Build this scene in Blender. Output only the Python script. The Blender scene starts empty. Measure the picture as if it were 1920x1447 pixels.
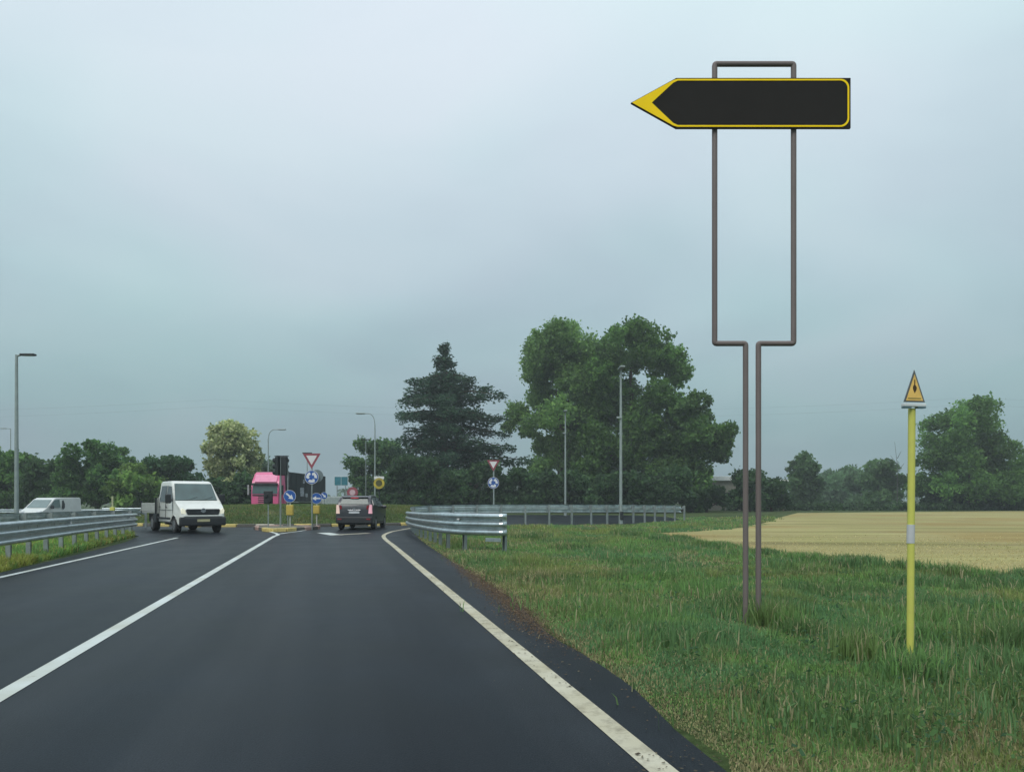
import bpy, bmesh, math, random
import numpy as np
from mathutils import Vector, Matrix
R = math.radians
random.seed(7); rng = np.random.default_rng(11)
scene = bpy.context.scene
COL = scene.collection

# ------------------------------------------------------------------ camera, sky, sun, exposure
F = 1450.0; EYE = 1.45; HZ = 936.0            # focal length in photo pixels, eye height, horizon row
cam = bpy.data.cameras.new('camera'); cam_o = bpy.data.objects.new('camera', cam); COL.objects.link(cam_o)
cam_o.location = (0, 0, EYE); cam_o.rotation_euler = (R(90), 0, 0)
cam.sensor_width = 36; cam.lens = 36*F/1920; cam.shift_y = (HZ-723.5)/1920
cam.clip_start = 0.1; cam.clip_end = 4000
scene.camera = cam_o

SUN_EL, SUN_AZ = 44, 205
w = bpy.data.worlds.new('World'); scene.world = w; w.use_nodes = True
nt = w.node_tree; nt.nodes.clear()
def N(t, typ, **k):
    n = t.nodes.new(typ)
    for a, b in k.items(): setattr(n, a, b)
    return n
def ramp(t, stops, interp='LINEAR'):
    n = N(t, 'ShaderNodeValToRGB'); n.color_ramp.interpolation = interp
    el = n.color_ramp.elements
    while len(el) < len(stops): el.new(0.5)
    for e, (p, c) in zip(el, stops):
        e.position = p; e.color = (c[0], c[1], c[2], 1) if not isinstance(c, (int, float)) else (c, c, c, 1)
    return n
def mixc(t, blend, fac, a, b):
    n = N(t, 'ShaderNodeMix', data_type='RGBA', blend_type=blend)
    for i, v in ((0, fac), (6, a), (7, b)):
        if v is None: continue
        if hasattr(v, 'is_linked'): t.links.new(v, n.inputs[i])
        else: n.inputs[i].default_value = v if i == 0 else (v[0], v[1], v[2], 1)
    return n.outputs[2]
tc = N(nt, 'ShaderNodeTexCoord'); sep = N(nt, 'ShaderNodeSeparateXYZ'); nt.links.new(tc.outputs['Generated'], sep.inputs[0])
# cloud deck: pale overhead, slate grey and rainy towards the horizon
grad = ramp(nt, [(0.0, (.215, .315, .350)), (.06, (.265, .385, .415)), (.15, (.365, .510, .545)), (.25, (.470, .645, .685)),
                 (.40, (.60, .775, .82)), (.56, (.71, .88, .93)), (.8, (1.05, 1.2, 1.26)), (1.0, (1.3, 1.42, 1.48))])
nt.links.new(sep.outputs[2], grad.inputs[0])
zz = N(nt, 'ShaderNodeMath', operation='ADD'); nt.links.new(sep.outputs[2], zz.inputs[0]); zz.inputs[1].default_value = .28
dv = N(nt, 'ShaderNodeVectorMath', operation='DIVIDE'); cmb = N(nt, 'ShaderNodeCombineXYZ')
for i in range(3): nt.links.new(zz.outputs[0], cmb.inputs[i])
nt.links.new(tc.outputs['Generated'], dv.inputs[0]); nt.links.new(cmb.outputs[0], dv.inputs[1])
n1 = N(nt, 'ShaderNodeTexNoise'); n1.inputs['Scale'].default_value = 1.5; n1.inputs['Detail'].default_value = 4; n1.inputs['Roughness'].default_value = .42
n1.inputs['Distortion'].default_value = .5
nt.links.new(dv.outputs[0], n1.inputs['Vector'])
r1 = ramp(nt, [(.34, (.90, .90, .92)), (.52, (1.0, 1.0, 1.0)), (.68, (1.08, 1.05, 1.04))]); nt.links.new(n1.outputs[0], r1.inputs[0])
c1 = mixc(nt, 'MULTIPLY', 1.0, grad.outputs[0], r1.outputs[0])
n2 = N(nt, 'ShaderNodeTexNoise'); n2.inputs['Scale'].default_value = 1.1; n2.inputs['Detail'].default_value = 2
mp = N(nt, 'ShaderNodeMapping'); mp.inputs['Location'].default_value = (4.3, 1.7, 2.2); nt.links.new(dv.outputs[0], mp.inputs[0]); nt.links.new(mp.outputs[0], n2.inputs['Vector'])
r2 = ramp(nt, [(.38, (1.06, .975, 1.02)), (.62, (.97, 1.01, 1.0))]); nt.links.new(n2.outputs[0], r2.inputs[0])
c2 = mixc(nt, 'MULTIPLY', 1.0, c1, r2.outputs[0])
SKY_STRENGTH = .1
sc_ = mixc(nt, 'MULTIPLY', 1.0, c2, (1/SKY_STRENGTH,)*3)
sky = N(nt, 'ShaderNodeTexSky', sky_type='NISHITA'); sky.sun_disc = False
sky.sun_elevation = R(SUN_EL); sky.sun_rotation = R(SUN_AZ); sky.dust_density = 3
sk = mixc(nt, 'MIX', .04, sc_, sky.outputs[0])
bg = N(nt, 'ShaderNodeBackground'); bg.inputs[1].default_value = SKY_STRENGTH
ow = N(nt, 'ShaderNodeOutputWorld'); nt.links.new(sk, bg.inputs[0]); nt.links.new(bg.outputs[0], ow.inputs[0])
sun = bpy.data.lights.new('sun', 'SUN'); sun.energy = 1.5; sun.angle = R(25); sun.color = (1, .97, .92)
sun_o = bpy.data.objects.new('sun', sun); COL.objects.link(sun_o)
az = R(SUN_AZ); sd = Vector((math.sin(az)*math.cos(R(SUN_EL)), math.cos(az)*math.cos(R(SUN_EL)), math.sin(R(SUN_EL))))
sun_o.rotation_euler = sd.to_track_quat('Z', 'Y').to_euler()
vs = scene.view_settings; vs.view_transform = 'Standard'; vs.look = 'None'; vs.exposure = 0.0; vs.gamma = 1; vs.use_curve_mapping = False

# ------------------------------------------------------------------ helpers
def sstep(a, b, x):
    t = np.clip((x-a)/(b-a), 0, 1); return t*t*(3-2*t)
def gz(x, y=0):                                # the ground falls 0.4 m towards the side road on the left
    return -0.4*sstep(-20.0, -30.0, x)
def at(u, v):                                  # ground point of a photo pixel
    Y = F*EYE/(v-HZ); return ((u-960)/F*Y, Y)
def ax(u, Y): return (u-960)/F*Y
def az_(v, Y): return EYE+(HZ-v)/F*Y

MATS = {}
def mat(name, col, rough=.6, metal=0, var=.12, scale=4.0, bump=0.0, coat=0, spec=.5, emit=None, dirt=None):
    if name in MATS: return MATS[name]
    m = bpy.data.materials.new(name); m.use_nodes = True; t = m.node_tree
    b = t.nodes['Principled BSDF']
    b.inputs['Roughness'].default_value = rough; b.inputs['Metallic'].default_value = metal
    b.inputs['Coat Weight'].default_value = coat; b.inputs['Specular IOR Level'].default_value = spec
    tcn = N(t, 'ShaderNodeTexCoord')
    n = N(t, 'ShaderNodeTexNoise'); n.inputs['Scale'].default_value = scale; n.inputs['Detail'].default_value = 5
    t.links.new(tcn.outputs['Object'], n.inputs['Vector'])
    rr = ramp(t, [(.3, tuple(c*(1-var) for c in col)), (.7, tuple(min(1, c*(1+var)) for c in col))])
    t.links.new(n.outputs[0], rr.inputs[0]); out = rr.outputs[0]
    if dirt:
        n3 = N(t, 'ShaderNodeTexNoise'); n3.inputs['Scale'].default_value = scale*2.7; n3.inputs['Detail'].default_value = 8; n3.inputs['Roughness'].default_value = .7
        t.links.new(tcn.outputs['Object'], n3.inputs['Vector'])
        r3 = ramp(t, [(.48, 0.0), (.72, dirt[1])]); t.links.new(n3.outputs[0], r3.inputs[0])
        out = mixc(t, 'MIX', r3.outputs[0], out, dirt[0])
    t.links.new(out, b.inputs['Base Color'])
    if bump:
        bn = N(t, 'ShaderNodeBump'); bn.inputs['Strength'].default_value = bump; bn.inputs['Distance'].default_value = .02
        n4 = N(t, 'ShaderNodeTexNoise'); n4.inputs['Scale'].default_value = scale*12; t.links.new(tcn.outputs['Object'], n4.inputs['Vector'])
        t.links.new(n4.outputs[0], bn.inputs['Height']); t.links.new(bn.outputs[0], b.inputs['Normal'])
    if emit:
        b.inputs['Emission Color'].default_value = (*emit[0], 1); b.inputs['Emission Strength'].default_value = emit[1]
    MATS[name] = m; return m

class MB:
    def __init__(s): s.b = bmesh.new()
    def box(s, c, d, rz=0, bev=0, M=None):
        r = bmesh.ops.create_cube(s.b, size=1)['verts']
        m = Matrix.Translation(c) @ Matrix.Rotation(rz, 4, 'Z') @ Matrix.Diagonal((*d, 1))
        if M: m = M @ m
        bmesh.ops.transform(s.b, matrix=m, verts=r)
        if bev:
            es = list({e for v in r for e in v.link_edges})
            bmesh.ops.bevel(s.b, geom=es, offset=bev, segments=2, affect='EDGES', profile=.5)
        return s
    def tube(s, pts, rad, seg=8, cap=True):
        pts = [Vector(p) for p in pts]; rads = rad if isinstance(rad, (list, tuple)) else [rad]*len(pts)
        rings = []; prev = None
        for i, p in enumerate(pts):
            d = (pts[min(i+1, len(pts)-1)]-pts[max(i-1, 0)])
            if d.length < 1e-9: d = Vector((0, 0, 1))
            d.normalize()
            if prev is None:
                a = d.orthogonal().normalized()
            else:
                a = (prev-d*prev.dot(d)); a = a.normalized() if a.length > 1e-6 else d.orthogonal().normalized()
            prev = a; bq = d.cross(a)
            k = 1.0
            if 0 < i < len(pts)-1:
                d1 = (pts[i]-pts[i-1]).normalized(); c = max(.3, d1.dot(d)); k = 1/c if False else 1.0
            rings.append([s.b.verts.new(p+(a*math.cos(t)+bq*math.sin(t))*rads[i]*k) for t in [2*math.pi*j/seg for j in range(seg)]])
        for i in range(len(rings)-1):
            for j in range(seg):
                s.b.faces.new((rings[i][j], rings[i][(j+1) % seg], rings[i+1][(j+1) % seg], rings[i+1][j]))
        if cap:
            s.b.faces.new(rings[0][::-1]); s.b.faces.new(rings[-1])
        return s
    def prism(s, poly, axis, a, b, M=None):      # 2-D polygon extruded along an axis from a to b
        def mk(p, t):
            q = {'x': (t, p[0], p[1]), 'y': (p[0], t, p[1]), 'z': (p[0], p[1], t)}[axis]
            return s.b.verts.new(M @ Vector(q) if M else q)
        A = [mk(p, a) for p in poly]; B = [mk(p, b) for p in poly]; n = len(poly)
        s.b.faces.new(A); s.b.faces.new(B[::-1])
        for i in range(n): s.b.faces.new((A[i], B[i], B[(i+1) % n], A[(i+1) % n]))
        return s
    def quad(s, *pts): s.b.faces.new([s.b.verts.new(p) for p in pts]); return s
    def build(s, name, m, parent=None, loc=None, smooth=False, **tags):
        bmesh.ops.recalc_face_normals(s.b, faces=s.b.faces[:])
        me = bpy.data.meshes.new(name); s.b.to_mesh(me); s.b.free()
        if smooth:
            me.polygons.foreach_set('use_smooth', [True]*len(me.polygons))
            try: me.set_sharp_from_angle(angle=R(38))
            except Exception: pass
        me.materials.append(m)
        o = bpy.data.objects.new(name, me); COL.objects.link(o)
        if parent: o.parent = parent
        if loc: o.location = loc
        return tag(o, **tags)
def tag(o, label=None, cat=None, group=None, kind=None):
    if label: o['label'] = label
    if cat: o['category'] = cat
    if group: o['group'] = group
    if kind: o['kind'] = kind
    return o
def thing(name, label, cat, loc=(0, 0, 0), rz=0, group=None):
    o = bpy.data.objects.new(name, None); COL.objects.link(o); o.location = loc; o.rotation_euler = (0, 0, rz)
    o.empty_display_size = .2
    return tag(o, label, cat, group)
def copy_tree(o, parent=None):
    c = o.copy(); COL.objects.link(c); c.parent = parent
    for ch in list(o.children): copy_tree(ch, c)
    return c
def mesh_np(name, verts, faces_flat, nper, m, parent=None, col=None, smooth=False, **tags):
    me = bpy.data.meshes.new(name); nv = len(verts); nf = len(faces_flat)//nper
    me.vertices.add(nv); me.vertices.foreach_set('co', np.asarray(verts, np.float32).ravel())
    me.loops.add(nf*nper); me.loops.foreach_set('vertex_index', np.asarray(faces_flat, np.int32).ravel())
    me.polygons.add(nf); me.polygons.foreach_set('loop_start', np.arange(0, nf*nper, nper, dtype=np.int32))
    me.polygons.foreach_set('loop_total', np.full(nf, nper, np.int32))
    if smooth: me.polygons.foreach_set('use_smooth', np.ones(nf, bool))
    me.update(calc_edges=True)
    if col is not None:
        a = me.color_attributes.new('tint', 'FLOAT_COLOR', 'POINT')
        c = np.ones((nv, 4), np.float32); c[:, :3] = col; a.data.foreach_set('color', c.ravel())
    me.materials.append(m)
    o = bpy.data.objects.new(name, me); COL.objects.link(o)
    if parent: o.parent = parent
    return tag(o, **tags)
class VN:                                       # smooth value noise for growth patches
    def __init__(s, seed): s.g = np.random.default_rng(seed).random((64, 64))
    def __call__(s, x, y, sc):
        x = np.asarray(x)/sc+31.7; y = np.asarray(y)/sc+17.3
        xi = np.floor(x).astype(int); yi = np.floor(y).astype(int); fx = x-xi; fy = y-yi
        fx = fx*fx*(3-2*fx); fy = fy*fy*(3-2*fy); g = s.g
        a = g[xi % 64, yi % 64]; b = g[(xi+1) % 64, yi % 64]; c = g[xi % 64, (yi+1) % 64]; d = g[(xi+1) % 64, (yi+1) % 64]
        return (a*(1-fx)+b*fx)*(1-fy)+(c*(1-fx)+d*fx)*fy
def in_poly(px, py, poly):
    px = np.asarray(px); py = np.asarray(py); inside = np.zeros(px.shape, bool); n = len(poly); j = n-1
    for i in range(n):
        xi, yi = poly[i]; xj, yj = poly[j]
        c = ((yi > py) != (yj > py)) & (px < (xj-xi)*(py-yi)/((yj-yi) if yj != yi else 1e-9)+xi)
        inside ^= c; j = i
    return inside
def smooth_path(pts, n=6):                      # Catmull-Rom
    out = []; P = [pts[0]]+list(pts)+[pts[-1]]
    for i in range(1, len(P)-2):
        for k in range(n):
            t = k/n; q = []
            for d in range(len(pts[0])):
                a, b, c, e = P[i-1][d], P[i][d], P[i+1][d], P[i+2][d]
                q.append(.5*((2*b)+(-a+c)*t+(2*a-5*b+4*c-e)*t*t+(-a+3*b-3*c+e)*t**3))
            out.append(tuple(q))
    out.append(tuple(pts[-1])); return out
def resample(pts, step):
    P = np.array(pts, float); d = np.r_[0, np.cumsum(np.linalg.norm(np.diff(P[:, :2], axis=0), axis=1))]
    n = max(1, round(d[-1]/step)); s = np.linspace(0, d[-1], n+1)
    return [tuple(np.interp(s, d, P[:, k])[i] for k in range(P.shape[1])) for i in range(n+1)]
def sheet(name, poly, z, m, **tags):            # flat polygon that follows the fall of the ground
    bm = bmesh.new(); bm.faces.new([bm.verts.new((p[0], p[1], 0)) for p in poly])
    for k in range(13):
        x = -19-k
        bmesh.ops.bisect_plane(bm, geom=bm.verts[:]+bm.edges[:]+bm.faces[:], plane_co=(x, 0, 0), plane_no=(1, 0, 0))
    for v in bm.verts: v.co.z = float(gz(v.co.x))+z
    bmesh.ops.triangulate(bm, faces=bm.faces[:])
    for f in bm.faces:
        f.normal_update()
        if f.normal.z < 0: f.normal_flip()
    me = bpy.data.meshes.new(name); bm.to_mesh(me); bm.free(); me.materials.append(m)
    o = bpy.data.objects.new(name, me); COL.objects.link(o); return tag(o, **tags)
def ribbon(pts, wd, name, z, m, **tags):
    P = [Vector((p[0], p[1], 0)) for p in pts]; L = []; Rr = []
    for i, p in enumerate(P):
        d = (P[min(i+1, len(P)-1)]-P[max(i-1, 0)]).normalized(); n = Vector((-d.y, d.x, 0))*wd/2
        L.append(p+n); Rr.append(p-n)
    bm = bmesh.new()
    lv = [bm.verts.new((q.x, q.y, float(gz(q.x))+z)) for q in L]; rv = [bm.verts.new((q.x, q.y, float(gz(q.x))+z)) for q in Rr]
    for i in range(len(P)-1):
        f = bm.faces.new((lv[i], rv[i], rv[i+1], lv[i+1])); f.normal_update()
        if f.normal.z < 0: f.normal_flip()
    me = bpy.data.meshes.new(name); bm.to_mesh(me); bm.free(); me.materials.append(m)
    o = bpy.data.objects.new(name, me); COL.objects.link(o); return tag(o, **tags)

# ------------------------------------------------------------------ setting materials
ROADV = Vector((-324/F, 1, 0)).normalized()     # direction of the road
def ground_mat():
    m = bpy.data.materials.new('ground_soil'); m.use_nodes = True; t = m.node_tree; b = t.nodes['Principled BSDF']
    b.inputs['Roughness'].default_value = .95; b.inputs['Specular IOR Level'].default_value = .1
    tcn = N(t, 'ShaderNodeTexCoord')
    a = N(t, 'ShaderNodeTexNoise'); a.inputs['Scale'].default_value = .35; a.inputs['Detail'].default_value = 8; t.links.new(tcn.outputs['Object'], a.inputs['Vector'])
    r = ramp(t, [(.3, (.035, .055, .022)), (.5, (.055, .085, .028)), (.62, (.075, .095, .035)), (.75, (.10, .10, .045))]); t.links.new(a.outputs[0], r.inputs[0])
    a2 = N(t, 'ShaderNodeTexNoise'); a2.inputs['Scale'].default_value = 9; a2.inputs['Detail'].default_value = 10; a2.inputs['Roughness'].default_value = .7; t.links.new(tcn.outputs['Object'], a2.inputs['Vector'])
    r2 = ramp(t, [(.35, .5), (.65, 1.35)]); t.links.new(a2.outputs[0], r2.inputs[0])
    t.links.new(mixc(t, 'MULTIPLY', 1, r.outputs[0], r2.outputs[0]), b.inputs['Base Color'])
    bn = N(t, 'ShaderNodeBump'); bn.inputs['Strength'].default_value = .8; bn.inputs['Distance'].default_value = .05
    t.links.new(a2.outputs[0], bn.inputs['Height']); t.links.new(bn.outputs[0], b.inputs['Normal'])
    return m
def asphalt_mat():
    m = bpy.data.materials.new('asphalt'); m.use_nodes = True; t = m.node_tree; b = t.nodes['Principled BSDF']
    tcn = N(t, 'ShaderNodeTexCoord')
    rot = N(t, 'ShaderNodeMapping'); rot.inputs['Rotation'].default_value = (0, 0, -math.atan2(324, F)); t.links.new(tcn.outputs['Object'], rot.inputs[0])
    st = N(t, 'ShaderNodeMapping'); st.inputs['Scale'].default_value = (1.0, .035, 1); t.links.new(rot.outputs[0], st.inputs[0])
    a = N(t, 'ShaderNodeTexNoise'); a.inputs['Scale'].default_value = 1.1; a.inputs['Detail'].default_value = 5; t.links.new(st.outputs[0], a.inputs['Vector'])
    r = ramp(t, [(.3, (.008, .011, .015)), (.5, (.012, .016, .021)), (.7, (.021, .025, .030))]); t.links.new(a.outputs[0], r.inputs[0])
    g = N(t, 'ShaderNodeTexNoise'); g.inputs['Scale'].default_value = 90; g.inputs['Detail'].default_value = 3; t.links.new(tcn.outputs['Object'], g.inputs['Vector'])
    rg = ramp(t, [(.3, .6), (.7, 1.5)]); t.links.new(g.outputs[0], rg.inputs[0])
    bl = N(t, 'ShaderNodeTexNoise'); bl.inputs['Scale'].default_value = .6; bl.inputs['Detail'].default_value = 6; t.links.new(tcn.outputs['Object'], bl.inputs['Vector'])
    rb = ramp(t, [(.33, .72), (.5, 1.0), (.67, 1.35)]); t.links.new(bl.outputs[0], rb.inputs[0])
    c = mixc(t, 'MULTIPLY', 1, r.outputs[0], rg.outputs[0]); c = mixc(t, 'MULTIPLY', 1, c, rb.outputs[0])
    sp_ = N(t, 'ShaderNodeTexNoise'); sp_.inputs['Scale'].default_value = 38; sp_.inputs['Detail'].default_value = 9; sp_.inputs['Roughness'].default_value = .8; t.links.new(tcn.outputs['Object'], sp_.inputs['Vector'])
    rs = ramp(t, [(.56, 0.0), (.74, .75)]); t.links.new(sp_.outputs[0], rs.inputs[0]); c = mixc(t, 'MIX', rs.outputs[0], c, (.055, .06, .062))
    t.links.new(c, b.inputs['Base Color'])
    rr = ramp(t, [(.3, .35), (.7, .42)]); t.links.new(bl.outputs[0], rr.inputs[0]); t.links.new(rr.outputs[0], b.inputs['Roughness'])
    b.inputs['Specular IOR Level'].default_value = .05
    bn = N(t, 'ShaderNodeBump'); bn.inputs['Strength'].default_value = .35; bn.inputs['Distance'].default_value = .006
    t.links.new(g.outputs[0], bn.inputs['Height']); t.links.new(bn.outputs[0], b.inputs['Normal'])
    return m
def paint_mat(name, col, wear):
    m = bpy.data.materials.new(name); m.use_nodes = True; t = m.node_tree; b = t.nodes['Principled BSDF']; b.inputs['Roughness'].default_value = .7
    tcn = N(t, 'ShaderNodeTexCoord')
    a = N(t, 'ShaderNodeTexNoise'); a.inputs['Scale'].default_value = 5; a.inputs['Detail'].default_value = 12; a.inputs['Roughness'].default_value = .72; t.links.new(tcn.outputs['Object'], a.inputs['Vector'])
    r = ramp(t, [(.0, col), (.66-wear*.25, col), (.70, (.22, .20, .15)), (.9, (.08, .08, .08))]); t.links.new(a.outputs[0], r.inputs[0])
    a2 = N(t, 'ShaderNodeTexNoise'); a2.inputs['Scale'].default_value = 1.3; a2.inputs['Detail'].default_value = 6; t.links.new(tcn.outputs['Object'], a2.inputs['Vector'])
    r2 = ramp(t, [(.35, (.86-.1*wear, .84-.12*wear, .78-.2*wear)), (.65, (1.05, 1.05, 1.05))]); t.links.new(a2.outputs[0], r2.inputs[0])
    t.links.new(mixc(t, 'MULTIPLY', 1, r.outputs[0], r2.outputs[0]), b.inputs['Base Color'])
    return m
def field_mat():
    m = bpy.data.materials.new('stubble'); m.use_nodes = True; t = m.node_tree; b = t.nodes['Principled BSDF']; b.inputs['Roughness'].default_value = .95; b.inputs['Specular IOR Level'].default_value = .1
    tcn = N(t, 'ShaderNodeTexCoord')
    mpn = N(t, 'ShaderNodeMapping'); mpn.inputs['Rotation'].default_value = (0, 0, R(24)); mpn.inputs['Scale'].default_value = (.035, .24, 1); t.links.new(tcn.outputs['Object'], mpn.inputs[0])
    a = N(t, 'ShaderNodeTexNoise'); a.inputs['Scale'].default_value = 1.6; a.inputs['Detail'].default_value = 9; a.inputs['Distortion'].default_value = .6; a.inputs['Roughness'].default_value = .65; t.links.new(mpn.outputs[0], a.inputs['Vector'])
    r = ramp(t, [(.30, (.20, .172, .078)), (.44, (.295, .258, .115)), (.56, (.345, .305, .14)), (.70, (.42, .385, .18))]); t.links.new(a.outputs[0], r.inputs[0])
    a2 = N(t, 'ShaderNodeTexNoise'); a2.inputs['Scale'].default_value = .12; a2.inputs['Detail'].default_value = 6; t.links.new(tcn.outputs['Object'], a2.inputs['Vector'])
    r2 = ramp(t, [(.38, (.92, .82, .72)), (.5, (1, 1, 1)), (.66, (.94, 1.0, .88))]); t.links.new(a2.outputs[0], r2.inputs[0])
    a3 = N(t, 'ShaderNodeTexNoise'); a3.inputs['Scale'].default_value = 14; a3.inputs['Detail'].default_value = 6; t.links.new(tcn.outputs['Object'], a3.inputs['Vector'])
    r3 = ramp(t, [(.3, .85), (.7, 1.12)]); t.links.new(a3.outputs[0], r3.inputs[0])
    c = mixc(t, 'MULTIPLY', 1, r.outputs[0], r2.outputs[0]); c = mixc(t, 'MULTIPLY', 1, c, r3.outputs[0])
    t.links.new(c, b.inputs['Base Color'])
    bn = N(t, 'ShaderNodeBump'); bn.inputs['Strength'].default_value = .6; bn.inputs['Distance'].default_value = .08
    t.links.new(a3.outputs[0], bn.inputs['Height']); t.links.new(bn.outputs[0], b.inputs['Normal'])
    return m
def leaf_mat(name, trans=.3, rough=.6):
    m = bpy.data.materials.new(name); m.use_nodes = True; t = m.node_tree; b = t.nodes['Principled BSDF']
    b.inputs['Roughness'].default_value = rough; b.inputs['Specular IOR Level'].default_value = .25
    a = N(t, 'ShaderNodeAttribute'); a.attribute_name = 'tint'
    t.links.new(a.outputs['Color'], b.inputs['Base Color'])
    tr = N(t, 'ShaderNodeBsdfTranslucent'); mx = N(t, 'ShaderNodeMixShader'); mx.inputs[0].default_value = trans
    t.links.new(a.outputs['Color'], tr.inputs[0]); t.links.new(b.outputs[0], mx.inputs[1]); t.links.new(tr.outputs[0], mx.inputs[2])
    t.links.new(mx.outputs[0], t.nodes['Material Output'].inputs[0])
    return m
ASPH = asphalt_mat(); SOIL = ground_mat(); FIELD = field_mat(); LEAF = leaf_mat('leaves', .5); GRASS = leaf_mat('grass_blades', .5)
W_FRESH = paint_mat('white_road_paint', (.50, .55, .54), 0.2); W_WORN = paint_mat('worn_white_road_paint', (.46, .44, .34), .72)
BARK = mat('bark', (.07, .055, .04), .9, bump=.5, scale=3)
GALV = mat('galvanised_steel', (.52, .59, .61), .30, .85, var=.18, scale=2.5, dirt=((.22, .22, .20), .5))
POSTM = mat('galvanised_post', (.30, .34, .34), .5, .6, var=.15, dirt=((.15, .14, .12), .4))
LAMPM = mat('lamp_post_grey', (.27, .32, .31), .55, .3, var=.1)
DARKM = mat('dark_metal', (.009, .014, .016), .6)
YELK = mat('yellow_kerb_paint', (.60, .48, .16), .75, var=.15, scale=6, dirt=((.25, .2, .1), .8))
WHTK = mat('pale_kerb_concrete', (.50, .45, .38), .8, var=.15, scale=6, dirt=((.2, .17, .14), .8))
BLKK = mat('dark_kerb_concrete', (.09, .09, .08), .85, var=.2, scale=6, dirt=((.2, .17, .14), .5))
PINKK = mat('pinkish_kerb_concrete', (.46, .30, .25), .8, var=.15, scale=6, dirt=((.2, .17, .14), .7))
SWHITE = mat('sign_white', (.66, .66, .66), .4, var=.04)
SRED = mat('sign_red', (.27, .06, .08), .4, var=.06)
SBLUE = mat('sign_blue', (.012, .085, .33), .4, var=.06)
SYEL = mat('sign_yellow', (.60, .42, .02), .5, var=.06)
GLASS_L = mat('windscreen_glass', (.045, .085, .085), .08, 0, var=.3, scale=1.5, spec=.8)
GLASS_D = mat('dark_glass', (.012, .018, .02), .08, 0, spec=.8)
TYRE = mat('tyre_rubber', (.012, .013, .014), .85, var=.2)
RIM = mat('wheel_rim', (.16, .17, .18), .45, .5)
BLKP = mat('black_plastic', (.014, .017, .02), .6)

# ------------------------------------------------------------------ ground, road, field
g = MB()
xs = [-900, -400, -200, -100, -60, -40]+[-32+i for i in range(14)]+[0, 20, 60, 120, 300, 900]; ys = [-80, 0, 30, 60, 120, 300, 1500]
vv = [[g.b.verts.new((x, y, float(gz(x))-.03)) for y in ys] for x in xs]
for i in range(len(xs)-1):
    for j in range(len(ys)-1): g.b.faces.new((vv[i][j], vv[i+1][j], vv[i+1][j+1], vv[i][j+1]))
g.build('ground', SOIL, kind='structure')

REDGE = [(4.3, -10), (2.1, 0), (1.15, 4.1), (.94, 5.9), (.695, 7.15), (.39, 8.4), (.016, 11.2), (-.54, 13.9), (-1.44, 18.3), (-3.1, 26.7), (-4.3, 34), (-4.55, 37.2)]
LEDGE = [(-4.4, -10), (-6.7, 0), (-10.2, 15.6), (-14.7, 30.5)]
ROAD = REDGE+[(-4.0, 39.8), (-2.3, 41.8), (1, 43.0), (4, 43.8), (7, 46), (10.8, 51.5), (12.5, 58), (12.5, 65), (9, 72), (-4, 73), (-24, 73), (-36, 64.5), (-90, 66), (-90, 54), (-35, 54), (-34, 46), (-30, 40), (-24, 36), (-18.5, 33)]+LEDGE[::-1]
sheet('road', smooth_path(ROAD, 3), 0, ASPH, kind='structure')
FIELD_POLY = [(5.0, 33), (6.1, 26), (6.6, 22.0), (7.4, 18.0), (8.5, 15.6), (10.2, 13.4), (14, 12), (40, 6), (220, -10), (220, 118), (60, 96), (31, 84), (20.5, 60), (17.5, 52), (11.8, 40), (8.1, 35)]
sheet('field', FIELD_POLY, -.014, FIELD, kind='structure')

# the painted lines
def Lpt(u0, v0, u1, v1, t): return None
cl = [(-3.56+.2235*10.0, -8.0)]
p0 = at(0, 1305); p1 = at(514, 1005)
cdir = ((p1[0]-p0[0])/(p1[1]-p0[1]))
cpts = [(p0[0]+cdir*(-8-p0[1]), -8), p0, p1, at(521, 1002.5), at(517, 999.5), at(506, 996.5)]
ribbon([cpts[0], cpts[1], (p0[0]+cdir*12, p0[1]+12)]+smooth_path(cpts[2:], 4), .15, 'lane_line', .004, W_FRESH, kind='structure')
ribbon(smooth_path([at(523, 1001), at(540, 998.5), at(560, 996), at(577, 993)], 4), .13, 'lane_line', .008, W_FRESH, kind='structure')
e0 = at(1245, 1447); e1 = at(737, 1022); ed = (e1[0]-e0[0])/(e1[1]-e0[1])
ept = [(e0[0]+ed*(-8-e0[1]), -8), e0]+[(e0[0]+ed*k, e0[1]+k) for k in (4, 8, 12, 16)]+smooth_path([e1, at(722, 1010), at(720, 1003), at(733, 997), at(755, 992.5), at(775, 989)], 5)
ribbon(ept, .155, 'edge_line', .004, W_WORN, kind='structure')
l0 = at(0, 1082); l1 = at(332, 1008)
ld = (l1[0]-l0[0])/(l1[1]-l0[1])
ribbon([(l0[0]+ld*(-8-l0[1]), -8), l0, l1], .13, 'edge_line', .004, W_FRESH, kind='structure')
ribbon([at(606, 998.5), at(632, 1003)], .55, 'give_way_line', .004, W_FRESH, kind='structure')
ribbon([at(633, 1002.5), at(660, 1001), at(692, 999.5)], .35, 'give_way_line', .008, W_WORN, kind='structure')

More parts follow.
